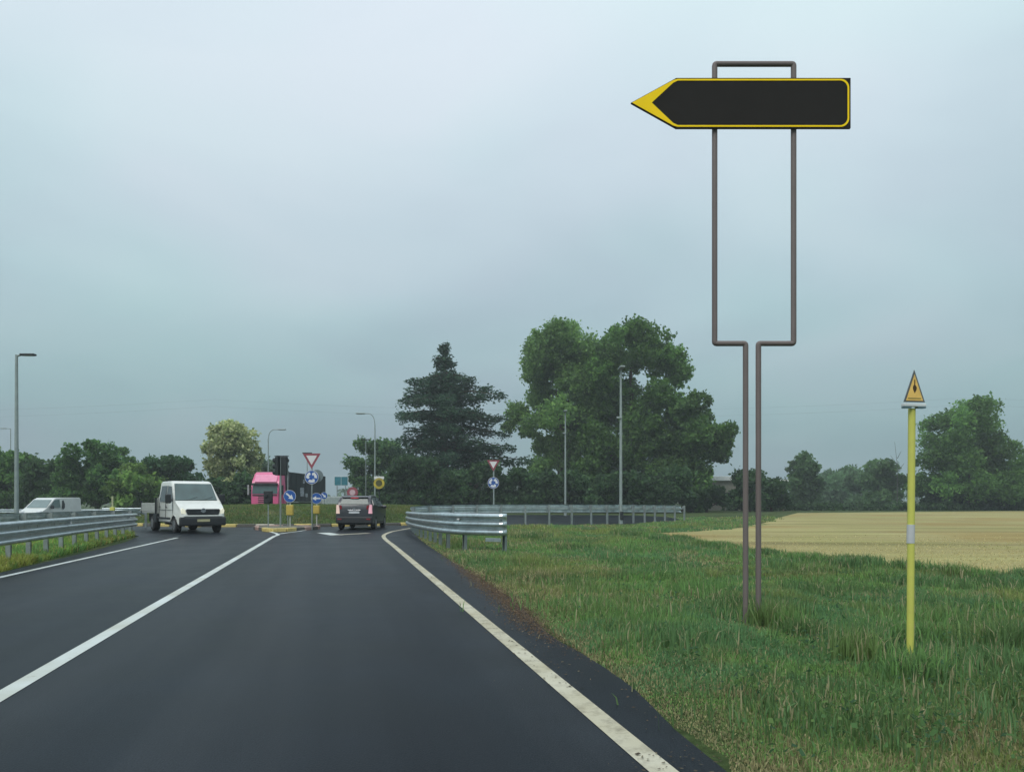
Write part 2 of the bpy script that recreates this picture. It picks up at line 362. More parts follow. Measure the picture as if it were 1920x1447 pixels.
# roundabout island: low grassy mound with a kerb of painted stones
IC = (-14.0, 53.8); IR = 13.0
m = MB(); rings = []
prof = [(12.75, .10), (12.2, .16), (11, .38), (9.4, .72), (7.6, .92), (5, 1.0), (2.5, 1.02)]
mn = VN(5)
for r_, h in prof:
    ring = []
    for k in range(64):
        a = 2*math.pi*k/64; x = IC[0]+r_*math.cos(a); y = IC[1]+r_*math.sin(a)
        hh = h*(1+.12*(float(mn(x, y, 3.0))-.5)) if h > .2 else h
        ring.append(m.b.verts.new((x, y, hh+float(gz(x))*.3)))
    rings.append(ring)
for i in range(len(rings)-1):
    for k in range(64): m.b.faces.new((rings[i][k], rings[i][(k+1) % 64], rings[i+1][(k+1) % 64], rings[i+1][k]))
m.b.faces.new(rings[-1])
m.build('roundabout_island', SOIL, smooth=True, kind='structure')
ik = thing('island_kerb', 'ring of yellow and dark painted kerbstones around the grassy roundabout mound', 'kerb', (IC[0], IC[1], 0))
nst = 84; stone_mesh = {}
for k in range(nst):
    a = 2*math.pi*k/nst; mt = (YELK, BLKK)[k % 2]
    if (k % 14) == 8: mt = WHTK
    if mt.name not in stone_mesh:
        s = MB(); s.box((0, 0, .0), (.30, .93, .30), bev=.03); o = s.build('kerbstone', mt, ik); stone_mesh[mt.name] = o.data
    else:
        o = bpy.data.objects.new('kerbstone', stone_mesh[mt.name]); COL.objects.link(o); o.parent = ik
    x = IR*math.cos(a); o.location = (x, IR*math.sin(a), float(gz(IC[0]+x))*.3+random.uniform(-.008, .008)); o.rotation_euler = (0, 0, a)
# splitter island in front of it
SP = smooth_path([(-10.75, 34.6), (-10.3, 34.9), (-9.75, 36.6), (-9.6, 38.4), (-11.0, 39.0), (-12.5, 38.6), (-12.4, 37.4), (-11.5, 35.8), (-11.05, 34.8), (-10.75, 34.6)], 4)[:-1]
sp = thing('splitter_island', 'small traffic island with yellow kerb nose between the two lanes', 'traffic island', (-11, 37, 0))
PVG = mat('island_gravel', (.16, .15, .11), .9, var=.3, scale=12, bump=.5)
s = MB(); s.prism([((p[0]+11)*.88-.0, (p[1]-37)*.93) for p in SP], 'z', -.02, .13); s.build('infill', PVG, sp)
sr = resample([(p[0]+11, p[1]-37) for p in SP]+[(SP[0][0]+11, SP[0][1]-37)], .72)
for k in range(len(sr)-1):
    a, b = sr[k], sr[k+1]; ln = math.dist(a, b); mid = ((a[0]+b[0])/2, (a[1]+b[1])/2)
    mt = YELK if mid[1] < -1.0 else (PINKK if k % 2 else BLKK)
    s = MB(); s.box((0, 0, .06), (ln-.02, .2, .2), bev=.03)
    o = s.build('kerbstone', mt, sp, loc=(mid[0], mid[1], random.uniform(-.005, .005))); o.rotation_euler = (0, 0, math.atan2(b[1]-a[1], b[0]-a[0]))

# ------------------------------------------------------------------ crash barriers
def wave(n, pitch, ridge, d):
    out = [(0.0, 0.0)]; z = 0.0
    for i in range(n):
        for a in (20, 50, 75, 90, 105, 130, 160): out.append((d*math.sin(R(a))**.7, z+ridge*(1-math.cos(R(a)))/2))
        out.append((0.0, z+ridge))
        if i < n-1: z += pitch; out.append((0.0, z))
    return out
WAVE3_OLD = [(0.0, .0), (.075, .03), (.08, .075), (.0, .12), (.0, .155), (.075, .195), (.08, .25), (.075, .305), (.0, .345), (.0, .38), (.08, .425), (.075, .47), (0.0, .50)]
WAVE3 = wave(3, .19, .12, .085)
WAVE3B = wave(3, .225, .165, .10)
WAVE2 = wave(2, .19, .12, .085)
WAVE2_OLD = [(0.0, .0), (.08, .04), (.08, .09), (.0, .13), (.0, .18), (.08, .22), (.08, .27), (0.0, .31)]
def barrier(pts, label, side=1, step=1.36, beam=WAVE3, group=None, post_dark=False, spacer=.14, end_fish=False, postz=None, refl=0):
    """pts: (x, y, z of the beam's top); the beam faces to the left of the path when side = 1"""
    P = smooth_path(pts, 6); P = resample(P, step); org = P[0]
    t = thing('crash_barrier', label, 'crash barrier', (org[0], org[1], float(gz(org[0]))), 0, group)
    hgt = beam[-1][1]
    nrm = []
    for i, p in enumerate(P):
        a = P[max(i-1, 0)]; b = P[min(i+1, len(P)-1)]; d = Vector((b[0]-a[0], b[1]-a[1], 0)).normalized()
        nrm.append(Vector((-d.y, d.x, 0))*side)
    gz0 = float(gz(org[0]))
    def loc(p): return Vector((p[0]-org[0], p[1]-org[1], p[2]-gz0))
    for i0 in range(0, len(P)-1, 3):
        i1 = min(i0+3, len(P)-1); s = MB(); prev = None
        for i in range(i0, i1+1):
            p = loc(P[i]); ring = []
            k = 1.0
            for (o, z) in beam: ring.append(s.b.verts.new(p+nrm[i]*(o*k)+Vector((0, 0, z-hgt))))
            if prev:
                for j in range(len(beam)-1): s.b.faces.new((prev[j], prev[j+1], ring[j+1], ring[j]))
            prev = ring
        o = s.build('rail_panel', GALV, t, smooth=True)
        md = o.modifiers.new('thickness', 'SOLIDIFY'); md.thickness = .006; md.use_rim = False
        # bolts at the lap joint
    for i, p in enumerate(P):
        q = loc(p); n = nrm[i]; ang = math.atan2(n.y, n.x)
        gl = float(gz(p[0]))-gz0
        s = MB(); c = q-n*(spacer+.05); top = q.z-.02; bot = gl-.3
        M = Matrix.Translation((c.x, c.y, 0)) @ Matrix.Rotation(ang, 4, 'Z')
        prof = [(-.05, -.045), (.05, -.045), (.05, -.037), (-.042, -.037), (-.042, .037), (.05, .037), (.05, .045), (-.05, .045)]
        s.prism(prof, 'z', bot, top, M=M); po = s.build('post', POSTM, t)
        s = MB(); s.box((spacer/2+.05, 0, top-.14), (spacer, .06, .18), M=M); s.build('spacer', POSTM, po)
        if refl and i % refl == 1:
            s = MB(); M2 = Matrix.Translation((q.x, q.y, q.z)) @ Matrix.Rotation(ang, 4, 'Z')
            s.box((.05, 0, -.14), (.03, .09, .10), M=M2); s.box((.0, 0, -.14), (.08, .02, .03), M=M2)
            s.build('reflector', SWHITE, t)
    return t, P
barrier([(-5.0, -4, .97), (-7.9, 6, .97), (-10.65, 15.9, .97), (-12.7, 23, .95), (-14.9, 30.6, .90)], 'long three wave steel crash barrier running beside the left lane up to the white truck', side=-1, refl=6)
barrier([(-14.9, 14, .97), (-17.3, 25.5, .97), (-18.9, 39.5, .93)], 'galvanised crash barrier behind the nearer left one, in front of the side road', side=1, beam=WAVE2, step=2.0)
barrier([(-62, 67, .60), (-45, 67, .60), (-34.5, 66.5, .60)], 'distant crash barrier behind the grey van, before the bushes', side=-1, beam=WAVE2, step=2.0)
near_b, NP = barrier([(-5.0, 37.0, .88), (-4.25, 32.5, .93), (-3.0, 27, .99), (-2.15, 23.4, 1.05), (-1.4, 21.9, 1.06), (-.30, 21.3, 1.06)], 'near right crash barrier with three bright waves, curving away from the road edge', side=-1, refl=5, beam=WAVE3B)
s = MB()       # rounded end terminal of the near barrier
q = Vector((NP[-1][0]-NP[0][0], NP[-1][1]-NP[0][1], 1.06)); dd = Vector((NP[-1][0]-NP[-2][0], NP[-1][1]-NP[-2][1], 0)).normalized(); nn = Vector((dd.y, -dd.x, 0))
for j in range(len(WAVE3B)-1):
    for k in range(5):
        a0, a1 = R(-90+36*k), R(-90+36*(k+1))
        def pt(a, jj): o, z = WAVE3B[jj]; return q+dd*(math.cos(a)*(.10+o*.4))+nn*(-.10*(1+math.sin(a))+.0)+nn*o*(.5-.5*math.sin(a))+Vector((0, 0, z-WAVE3B[-1][1]))
        s.quad(pt(a0, j), pt(a1, j), pt(a1, j+1), pt(a0, j+1))
s.build('end_terminal', GALV, near_b, smooth=True)
s = MB(); s.box((q.x-.22, q.y+.1, .33), (.5, .02, .10), rz=math.atan2(dd.y, dd.x), bev=.004); s.build('lower_rail', GALV, near_b)
barrier([(ax(772, 41), 41, 1.07), (ax(800, 42.0), 42.0, 1.12), (ax(860, 42.7), 42.7, 1.16), (ax(940, 43.2), 43.2, 1.17), (ax(1040, 43.8), 43.8, 1.175), (ax(1110, 45.0), 45.0, 1.16), (ax(1180, 47.6), 47.6, 1.13), (ax(1235, 50.5), 50.5, 1.08), (ax(1279, 53), 53, 1.05)],
        'far right crash barrier seen from its post side, curving round the exit road', side=1, spacer=.12, beam=wave(2, .28, .20, .12))
barrier([(-40, 75.5, .62), (-30, 76.5, .68), (-18, 77, .9)], 'short piece of crash barrier behind the roundabout by the flowering tree', side=-1, beam=WAVE2, step=2.0)

# ------------------------------------------------------------------ grass
def blades(name, n_target, sampler, hfun, wfun, label=None, seed=3, lean=.6):
    rg = np.random.default_rng(seed)
    x, y, z, colr, h = sampler(rg, n_target)
    n = len(x); wd = wfun(y, rg)
    th = rg.uniform(0, 2*np.pi, n); ln = np.abs(rg.normal(0, lean, n)); ph = rg.uniform(0, 2*np.pi, n)
    cx, sx = np.cos(th)*wd/2, np.sin(th)*wd/2; lx, ly = np.cos(ph)*ln*h, np.sin(ph)*ln*h
    V = np.zeros((n, 5, 3), np.float32)
    V[:, 0] = np.c_[x-cx, y-sx, z]; V[:, 1] = np.c_[x+cx, y+sx, z]
    V[:, 2] = np.c_[x+cx*.8+lx*.35, y+sx*.8+ly*.35, z+h*.6]; V[:, 3] = np.c_[x-cx*.8+lx*.35, y-sx*.8+ly*.35, z+h*.6]
    V[:, 4] = np.c_[x+lx, y+ly, z+h*np.maximum(.55, 1-.35*ln)]
    b = np.arange(n)[:, None]*5
    Fc = np.concatenate([b+np.array([0, 1, 2]), b+np.array([0, 2, 3]), b+np.array([3, 2, 4])], 1).ravel()
    C = np.repeat(colr[:, None, :], 5, 1)
    return mesh_np(name, V.reshape(-1, 3), Fc, 3, GRASS, col=C.reshape(-1, 3), kind='stuff', label=label)
n_a, n_b, n_c, n_d = VN(21), VN(22), VN(23), VN(24)
redge_y = [p[1] for p in REDGE]; redge_x = [p[0] for p in REDGE]
def lerp3(a, b, t): return a[None, :]*(1-t[:, None])+b[None, :]*t[:, None]
def grass_colour(x, y, rg, dist_edge=None):
    """growth patches: fresh green, bluish green, olive, dry straw"""
    fresh = np.array([.080, .140, .042]); teal = np.array([.058, .115, .048]); olive = np.array([.105, .125, .040]); straw = np.array([.185, .165, .088]); dark = np.array([.045, .085, .034])
    a = n_a(x, y, 1.7)*.5+n_b(x, y, .45)*.5; c = lerp3(teal, fresh, sstep(.35, .65, a))
    b = n_c(x, y, 2.3)*.6+n_a(x, y, .45)*.4; c = c*(1-sstep(.5, .7, b)[:, None])+olive*sstep(.5, .7, b)[:, None]
    d = n_d(x, y, .9)*.55+n_b(x, y, 2.9)*.45; k = sstep(.6, .78, d)*.7; c = c*(1-k[:, None])+dark*k[:, None]
    dry = sstep(.50, .8, n_d(x, y, 1.3)*.6+n_c(x, y, .4)*.4)*.40+.05+.22*sstep(8.0, 3.5, y) if False else sstep(.50, .8, n_d(x, y, 1.3)*.6+n_c(x, y, .4)*.4)*.50+.07+.22*(1-sstep(3.5, 8.0, y))
    if dist_edge is not None: dry = dry+.45*np.exp(-np.maximum(dist_edge, 0)/.30)+.10*np.exp(-np.maximum(dist_edge, 0)/1.2)
    br = sstep(.52, .72, n_a(x, y, 1.9)*.5+n_d(x, y, .55)*.5)*(.35+.65*(1-sstep(3.5, 7.5, y))); br = np.clip(br, 0, 1)*.8
    c = c*(1-br[:, None])+np.array([.092, .088, .045])*br[:, None]
    k = (rg.random(len(x)) < dry).astype(float); c = c*(1-k[:, None])+straw*k[:, None]*rg.uniform(.5, 1.1, len(x))[:, None]
    return c*np.array([2.4, 2.45, 2.4])*rg.uniform(.65, 1.35, len(x))[:, None]
def verge(rg, n):
    # more and finer blades close to the road's edge where they are seen from near by
    Y = 2.4*np.exp(rg.random(n)**.95*np.log(62/2.4)); X = rg.uniform(-.36, 1.0, n)*(Y*.95+1.5)
    ed = X-np.interp(Y, redge_y, redge_x)
    wob = .16*(n_b(X, Y, .8)-.5)+.10*(n_a(X, Y, .25)-.5)
    ok = (ed > .02+wob) & (Y < 62)
    fx_ = X+1.3*(n_b(X, Y, .7)-.5)+.9*(n_a(X, Y, 2.0)-.5)
    ok &= ~in_poly(fx_, Y, FIELD_POLY) | (in_poly(X, Y, FIELD_POLY) & (rg.random(n) < .05) & (Y < 26) & (~in_poly(X-1.2, Y+1.2, FIELD_POLY)))
    ok &= ~((Y > 37) & in_poly(X, Y, ROAD))
    ok &= (X < Y*.80+2.5)
    X, Y, ed = X[ok], Y[ok], ed[ok]
    feet = np.exp(-((X-2.86)/.45)**2-((Y-8.9)/.8)**2)+np.exp(-((X-3.6)/.3)**2-((Y-6.85)/.4)**2)
    h = .045+.10*sstep(.3, .75, n_a(X, Y, 1.1)*.6+n_c(X, Y, .5)*.4)
    tall = sstep(.55, .8, n_d(X, Y, 1.6))
    h = h*(1+.8*tall)*(.45+.55*sstep(.0, .8, ed))*(.6+.4*sstep(4, 8, Y))
    h *= rg.uniform(.55, 1.3, len(X))*(1-.7*np.clip(feet, 0, 1))
    return X, Y, np.full(len(X), -.03), grass_colour(X, Y, rg, ed), h
blades('verge_grass', 800000, verge, None, lambda y, rg: (.0028+.0011*y)*rg.uniform(.6, 1.4, len(y)), seed=31)
def tufts(rg, n):        # taller clumps: along the field edge, by the posts and scattered in the verge
    cs = []
    for i in range(len(FIELD_POLY)-1):
        a, b = FIELD_POLY[i], FIELD_POLY[i+1]
        if i < 7:
            L = math.dist(a, b)
            for k in range(int(L*3.0)): t = rg.random(); cs.append((a[0]+(b[0]-a[0])*t+rg.normal(0, .25)-.3, a[1]+(b[1]-a[1])*t+rg.normal(0, .3)-.3, rg.uniform(.14, .32), .16))
    for k in range(150):
        Y = 4.6*math.exp(rg.random()*math.log(34/4.5)); X = np.interp(Y, redge_y, redge_x)+.9+rg.random()*(Y*.6)
        if not in_poly(np.array([X]), np.array([Y]), FIELD_POLY)[0] and not (2.0 < X < 3.7 and 5.8 < Y < 9.3): cs.append((X, Y, rg.uniform(.09, .26), rg.uniform(.18, .55)))
    for (u, v) in [(1445, 1140), (1460, 1130), (1475, 1145), (1610, 1180), (1600, 1200), (1500, 1160), (1705, 1238), (1715, 1240), (1850, 1180), (1880, 1190)]:
        X, Y = at(u, v+25); cs.append((X, Y-.1, rg.uniform(.22, .36), .14))
    cs = np.array(cs); idx = rg.integers(0, len(cs), n); c = cs[idx]
    X = c[:, 0]+rg.normal(0, 1, n)*c[:, 3]; Y = c[:, 1]+rg.normal(0, 1, n)*c[:, 3]
    h = c[:, 2]*rg.uniform(.5, 1.15, n)
    base = np.array([2.5, 2.3, 2.0])*np.array([[.062, .125, .045], [.050, .10, .045], [.070, .115, .045], [.045, .085, .035]])[idx % 4]
    col = base*rg.uniform(.65, 1.4, n)[:, None]
    k = rg.random(n) < .09; col[k] = np.array([.42, .38, .22])
    return X, Y, np.full(n, -.03), col, h
blades('tall_grass', 90000, tufts, None, lambda y, rg: (.006+.0009*y)*rg.uniform(.6, 1.4, len(y)), seed=12, lean=.35)
def median(rg, n):
    Y = rg.uniform(2, 34, n); X = np.interp(Y, [2, 15.6, 30.5, 34], [-7.35, -10.35, -14.9, -17.5])-rg.random(n)**1.4*9
    h = rg.uniform(.06, .26, n)*(.6+.8*n_a(X, Y, 1.3)); c = grass_colour(X, Y, rg)*np.array([1.25, 1.15, .8])
    return X, Y, gz(X)-.03, c, h
blades('median_grass', 110000, median, None, lambda y, rg: (.008+.0012*y)*rg.uniform(.6, 1.4, len(y)), seed=5)
def island(rg, n):
    a = rg.uniform(0, 2*np.pi, n); r_ = 12.7*np.sqrt(rg.random(n)); X = IC[0]+r_*np.cos(a); Y = IC[1]+r_*np.sin(a)
    pr = sorted(prof); z = np.interp(r_, [p[0] for p in pr], [p[1] for p in pr])+gz(X)*.3-.03
    c = grass_colour(X, Y, rg)*np.array([.8, .75, .7]); c = .55*c+.45*np.array([.11, .16, .05]); h = rg.uniform(.06, .2, n)
    bare = (np.abs(X-(-13.2)) < 1.0+.8*(n_a(X, Y, .9)-.5)) & (rg.random(n) < .8)
    return X[~bare], Y[~bare], z[~bare], c[~bare], h[~bare]
blades('island_grass', 90000, island, None, lambda y, rg: .06*rg.uniform(.6, 1.4, len(y)), seed=6)
def stubble(rg, n):      # cut stalks on the near part of the field
    Y = 12*np.exp(rg.random(n)*np.log(32/12)); X = rg.uniform(.15, .9, n)*Y
    ok = in_poly(X, Y, FIELD_POLY) & (rg.random(n) < (33-Y)/20); X, Y = X[ok], Y[ok]
    row = np.abs(((Y*.97+X*.24)/.32) % 1-.5) < .3; X, Y = X[row], Y[row]; n = len(X)
    c = np.array([.60, .52, .26])[None, :]*rg.uniform(.7, 1.2, n)[:, None]
    k = n_c(X, Y, 5) > .68; c[k] *= np.array([.8, .85, .75])
    return X, Y, np.full(n, -.014), c, rg.uniform(.015, .045, n)
blades('field_stubble', 30000, stubble, None, lambda y, rg: (.006+.0014*y)*rg.uniform(.6, 1.4, len(y)), seed=9)
# broad-leaved weeds and dead litter along the asphalt edge
def scatter_quads(name, X, Y, Z, size, col, tilt, seed, material):
    rg = np.random.default_rng(seed); n = len(X)
    th = rg.uniform(0, 2*np.pi, n); u = np.c_[np.cos(th), np.sin(th), rg.normal(0, tilt, n)]; v = np.c_[-np.sin(th), np.cos(th), rg.normal(0, tilt, n)]
    P = np.c_[X, Y, Z]; a = size[:, None]; asp = rg.uniform(.25, .8, n)[:, None]
    V = np.stack([P-u*a, P-v*a*asp, P+u*a, P+v*a*asp], 1)
    V[:, :, 2] = np.maximum(V[:, :, 2], (Z-.003)[:, None])
    return mesh_np(name, V.reshape(-1, 3), np.arange(4*n), 4, material, col=np.repeat(col, 4, 0), kind='stuff')
n = 60000; Yl = 3.2*np.exp(rng.random(n)*np.log(34/3.2)); el = rng.normal(0, 1, n)*.10+.02
pk = np.exp(-((Yl-11)/5)**2); keep = rng.random(n) < .008+.75*pk*sstep(6.5, 10.0, Yl); Yl, el = Yl[keep], el[keep]; pk = pk[keep]; el -= pk*np.abs(rng.normal(0, .13, len(Yl)))
Xl = np.interp(Yl, redge_y, redge_x)+el
cl_ = np.array([[.17, .105, .060], [.23, .155, .095], [.12, .08, .05], [.28, .21, .13]])[rng.integers(0, 4, len(Xl))]*rng.uniform(.6, 1.2, len(Xl))[:, None]
scatter_quads('edge_litter', Xl, Yl, np.full(len(Xl), .010), rng.uniform(.003, .010, len(Xl))*(.7+Yl*.09), cl_, .35, 4, LEAF)
n = 900; Yl = 3.3*np.exp(rng.random(n)*np.log(26/3.3)); t_ = rng.random(n); xe = e0[0]+ed*(Yl-e0[1])
Xl = xe+rng.normal(0, .16, n)+.12; keep = n_b(Xl, Yl, .7) > .45; Xl, Yl = Xl[keep], Yl[keep]
cl_ = np.array([[.14, .11, .07], [.20, .17, .11], [.09, .07, .05]])[rng.integers(0, 3, len(Xl))]
scatter_quads('road_litter', Xl, Yl, np.full(len(Xl), .013), rng.uniform(.006, .020, len(Xl)), cl_, .15, 8, LEAF)
wc = []
for k in range(320):
    Y = 4.0*math.exp(rng.random()*math.log(22/4.2)); X = np.interp(Y, redge_y, redge_x)+.35+rng.random()*Y*.75
    for j in range(16): wc.append((X+rng.normal(0, .09), Y+rng.normal(0, .09), rng.uniform(.03, .16)))
wc = np.array(wc); wc = wc[~in_poly(wc[:, 0], wc[:, 1], FIELD_POLY)]
cw = np.array([[.045, .095, .030], [.07, .12, .035], [.03, .07, .03]])[rng.integers(0, 3, len(wc))]*1.9*rng.uniform(.7, 1.2, len(wc))[:, None]
scatter_quads('verge_weeds', wc[:, 0], wc[:, 1], wc[:, 2], rng.uniform(.010, .028, len(wc)), cw, .8, 18, GRASS)

# ------------------------------------------------------------------ trees
def leaf_cloud(name, clumps, n, size, col, parent, seed, flat=1.0, colvar=.3, fill=.55, extra=None, dirn=None):
    """leaf-sized faces spread through a set of clumps (x, y, z, rx, ry, rz)"""
    rg = np.random.default_rng(seed); C = np.array(clumps, float)
    vol = (C[:, 3]*C[:, 4]*C[:, 5])**(.72); idx = rg.choice(len(C), n, p=vol/vol.sum()); c = C[idx]
    d = rg.normal(0, 1, (n, 3)); d /= np.linalg.norm(d, axis=1)[:, None]
    # lobed surface: sub-clumps on each clump
    sub = rg.normal(0, 1, (len(C), 14, 3)); sub /= np.linalg.norm(sub, axis=2)[:, :, None]
    s = sub[idx, rg.integers(0, 14, n)]; rad = rg.random(n)**fill
    p = s*.72+d*.36*rad[:, None]; p = np.where((rg.random(n) < .35)[:, None], d*rad[:, None]*.9, p)
    P = c[:, :3]+p*c[:, 3:6]*np.where(rg.random(n) < .16, rg.uniform(1.1, 1.4, n), 1.0)[:, None]
    if extra is not None: P += extra(rg, n, c)
    th = rg.normal(0, 1, (n, 3)); th /= np.linalg.norm(th, axis=1)[:, None]
    q = np.cross(th, rg.normal(0, 1, (n, 3))); q /= np.linalg.norm(q, axis=1)[:, None]
    th[:, 2] *= flat; q[:, 2] *= flat
    sz = (size*rg.uniform(.5, 1.3, n))[:, None]
    V = np.stack([P-th*sz, P-q*sz*.6, P+th*sz, P+q*sz*.6], 1)
    cc = np.array(col, float)
    if cc.ndim == 1: cc = cc[None, :]
    tone = rg.uniform(1-colvar, 1+colvar, len(C))[idx]*rg.uniform(.75, 1.25, (len(C), 14))[idx, 0]*rg.uniform(.8, 1.2, n)
    K = cc[rg.integers(0, len(cc), n)]*tone[:, None]*np.array([2.6, 2.65, 2.2])
    return mesh_np(name, V.reshape(-1, 3), np.arange(4*n), 4, LEAF, parent, col=np.repeat(K, 4, 0))
def limbs(parent, base, top, r0, clumps, seed, name='trunk', nl=9):
    rg = random.Random(seed); s = MB(); b = Vector(base); t = Vector(top)
    mid = b.lerp(t, .5)+Vector((rg.uniform(-.4, .4), rg.uniform(-.4, .4), 0))
    s.tube([b-Vector((0, 0, .3)), b+Vector((0, 0, .6)), mid, t], [r0*1.35, r0, r0*.7, r0*.25], 8)
    cs = sorted(clumps, key=lambda c: -c[3]*c[4]); cs = cs[:nl]
    for c in cs:
        f = rg.uniform(.25, .75); a = b.lerp(t, f) if f > .5 else b.lerp(mid, f*2); e = Vector(c[:3])
        if e.z < a.z+.5: a = b.lerp(t, .2)
        m1 = a.lerp(e, .5)+Vector((0, 0, -.06*(e-a).length))
        s.tube([a, m1, e], [r0*.42, r0*.26, r0*.08], 6)
    s.build(name, BARK, parent, smooth=True)
def tree_px(name, label, cat, Y, circles, base_u, base_v, n, size, col, seed, r0=.4, depth=.8, group=None, colvar=.3, flat=1, trunk_top=None, gap=0):
    """a tree of clumps measured on the photograph (centre and radius in photo pixels), given depth round its trunk"""
    rg = random.Random(seed); k = Y/F; bx = ax(base_u, Y); bz = float(gz(bx))
    half = max(abs(c[0]-base_u)+c[2] for c in circles)*k
    t = thing(name, label, cat, (bx, Y, bz), 0, group); cl2 = []
    for (u, v, r) in circles:
        x = ax(u, Y)-bx; z = az_(v, Y)-bz; rr = r*k
        room = math.sqrt(max(0.05, half*half-x*x))*depth
        for j in range(4 if r > 20 else 3):
            y = rg.uniform(-room, room); q = rr*rg.uniform(.75, 1.0) if j else rr
            cl2.append((x+rg.uniform(-.15, .15)*rr, y, z+rg.uniform(-.15, .15)*rr, q, q, q*.88))
    leaf_cloud('crown', cl2, int(n*(1.5 if n < 10000 else 1)), size, col, t, seed, colvar=colvar, flat=flat)
    zt = max(c[2] for c in cl2)
    limbs(t, (0, 0, 0), (rg.uniform(-.4, .4), 0, (trunk_top or .82)*zt), r0, cl2, seed)
    return t
G_MID = [(.040, .082, .026), (.055, .105, .030), (.028, .060, .022)]
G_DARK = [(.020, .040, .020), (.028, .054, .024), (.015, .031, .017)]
G_LITE = [(.075, .125, .035), (.055, .100, .030), (.10, .15, .05)]
tree_px('broadleaf_tree', 'tall pale green broadleaf tree left of the pair behind the far crash barrier', 'tree', 102,
        [(1066, 628, 28), (1040, 640, 32), (1085, 665, 34), (1008, 655, 30), (1000, 690, 30), (1035, 690, 38), (1070, 720, 42), (1012, 735, 32), (970, 770, 24), (955, 800, 16), (990, 800, 24), (1040, 775, 40), (1085, 780, 38), (1020, 830, 26), (1060, 850, 45), (1010, 875, 28), (1098, 664, 26), (1114, 672, 24), (1108, 700, 32), (1112, 730, 34)],
        1052, 950, 54000, .24, [(.055, .098, .034), (.072, .12, .040), (.040, .075, .028)], 41, r0=.6)
tree_px('broadleaf_tree', 'tallest broad dark green tree with small sky gaps behind the grey lamp post', 'tree', 99,
        [(1118, 700, 32), (1124, 672, 24), (1150, 640, 26), (1185, 632, 30), (1220, 645, 32), (1250, 670, 34), (1268, 705, 24), (1150, 675, 34), (1195, 672, 26), (1130, 715, 32), (1175, 730, 38), (1225, 745, 32), (1255, 760, 24), (1140, 765, 40), (1190, 790, 45), (1120, 820, 44), (1225, 815, 40), (1170, 850, 52), (1110, 880, 44)],
        1178, 950, 64000, .24, [(.042, .088, .024), (.032, .066, .022), (.055, .105, .028)], 42, r0=.7)
tree_px('broadleaf_tree', 'lower spreading tree at the right end of the tall group, drooping over the field', 'tree', 96,
        [(1290, 760, 26), (1268, 780, 28), (1318, 785, 28), (1345, 815, 26), (1365, 825, 18), (1285, 810, 34), (1325, 835, 30), (1355, 850, 20), (1250, 830, 36), (1290, 860, 38), (1306, 885, 26), (1250, 890, 42), (1295, 915, 34)],
        1285, 950, 42000, .24, [(.036, .074, .023), (.028, .056, .022), (.05, .092, .028)], 43, r0=.5)
# cedar: tiers of flat drooping branches
def cedar(u, Y, topv, label):
    bx = ax(u, Y); t = thing('cedar_tree', label, 'tree', (bx, Y, 0)); k = Y/F; H = az_(topv, Y); rg = random.Random(4)
    prof_ = [(642, 8), (665, 24), (690, 36), (712, 58), (735, 74), (760, 96), (790, 92), (820, 104), (850, 112), (875, 122), (905, 122), (935, 105)]
    pads = []; s = MB(); s.tube([(0, 0, -.3), (0, 0, H*.5), (.2, 0, H*.97)], [.75, .45, .06], 9)
    v = 650
    while v < 940:
        z = az_(v, Y); rr = np.interp(v, [p[0] for p in prof_], [p[1] for p in prof_])*k*.84
        nb = 5 if v < 690 else 8
        a0 = rg.random()*6.28
        for j in range(nb):
            a = a0+6.283*j/nb+rg.uniform(-.25, .25); L = rr*rg.uniform(.55, 1.15); dz = rg.uniform(-.3, .3)
            ex, ey = math.cos(a)*L, math.sin(a)*L; up = .12*L
            s.tube([(0, 0, z+dz-up*.6), (ex*.5, ey*.5, z+dz+up*.35), (ex, ey, z+dz-.04*L)], [.13, .08, .02], 5)
            m_ = 5 if L > 3 else 3
            for q in range(m_):
                f = .22+.78*(q+.6)/m_; wdt = (.25*L*(1-.5*f)+.40)
                pads.append((ex*f+rg.uniform(-.2, .2), ey*f+rg.uniform(-.2, .2), z+dz+up*(f-f*f)*1.6-.05*L*f*f, wdt, wdt, .42+.05*L))
        v += rg.uniform(22, 29)
    for q in range(17):
        vq = 652+q*14; wq = (7+.62*float(np.interp(vq, [p[0] for p in prof_], [p[1] for p in prof_])) if vq < 740 else 60)*k*.72; pads += [(rg.uniform(-.2, .2), 0, az_(vq, Y)-.2, wq, wq, .8)]*(3 if vq < 740 else 1)
    for (uu, vv_, dy) in ((775, 714, .5), (880, 712, -.6), (915, 728, .6), (935, 742, -1), (764, 742, .8), (900, 748, -2), (758, 778, -1), (940, 782, .5), (915, 790, -2), (955, 838, -1), (930, 845, .5), (905, 852, -1.5), (985, 862, -.5), (960, 866, .8), (945, 812, 0), (755, 822, .6), (745, 845, -1)):
        ex = (uu-u)*k; ez = az_(vv_, Y); s.tube([(0, 0, ez+.2), (ex*.5, dy*.5, ez+.5), (ex, dy, ez)], [.13, .09, .03], 5)
        for f in (.4, .55, .7, .85, 1.0, 1.0): pads.append((ex*f, dy*f, ez+.35*(1-f), 1.5-.35*f, 1.4, .5))
    s.build('trunk', BARK, t, smooth=True)
    leaf_cloud('crown', pads, 50000, .22, [(.018, .038, .027), (.026, .050, .032), (.012, .027, .021)], t, 8, flat=.6, colvar=.3,
               extra=lambda rg_, n, c: np.c_[np.zeros(n), np.zeros(n), -np.abs(rg_.normal(0, .26, n))])
    return t
cedar(832, 92, 642, 'dark cedar with tiered drooping branches left of the broadleaf trees')
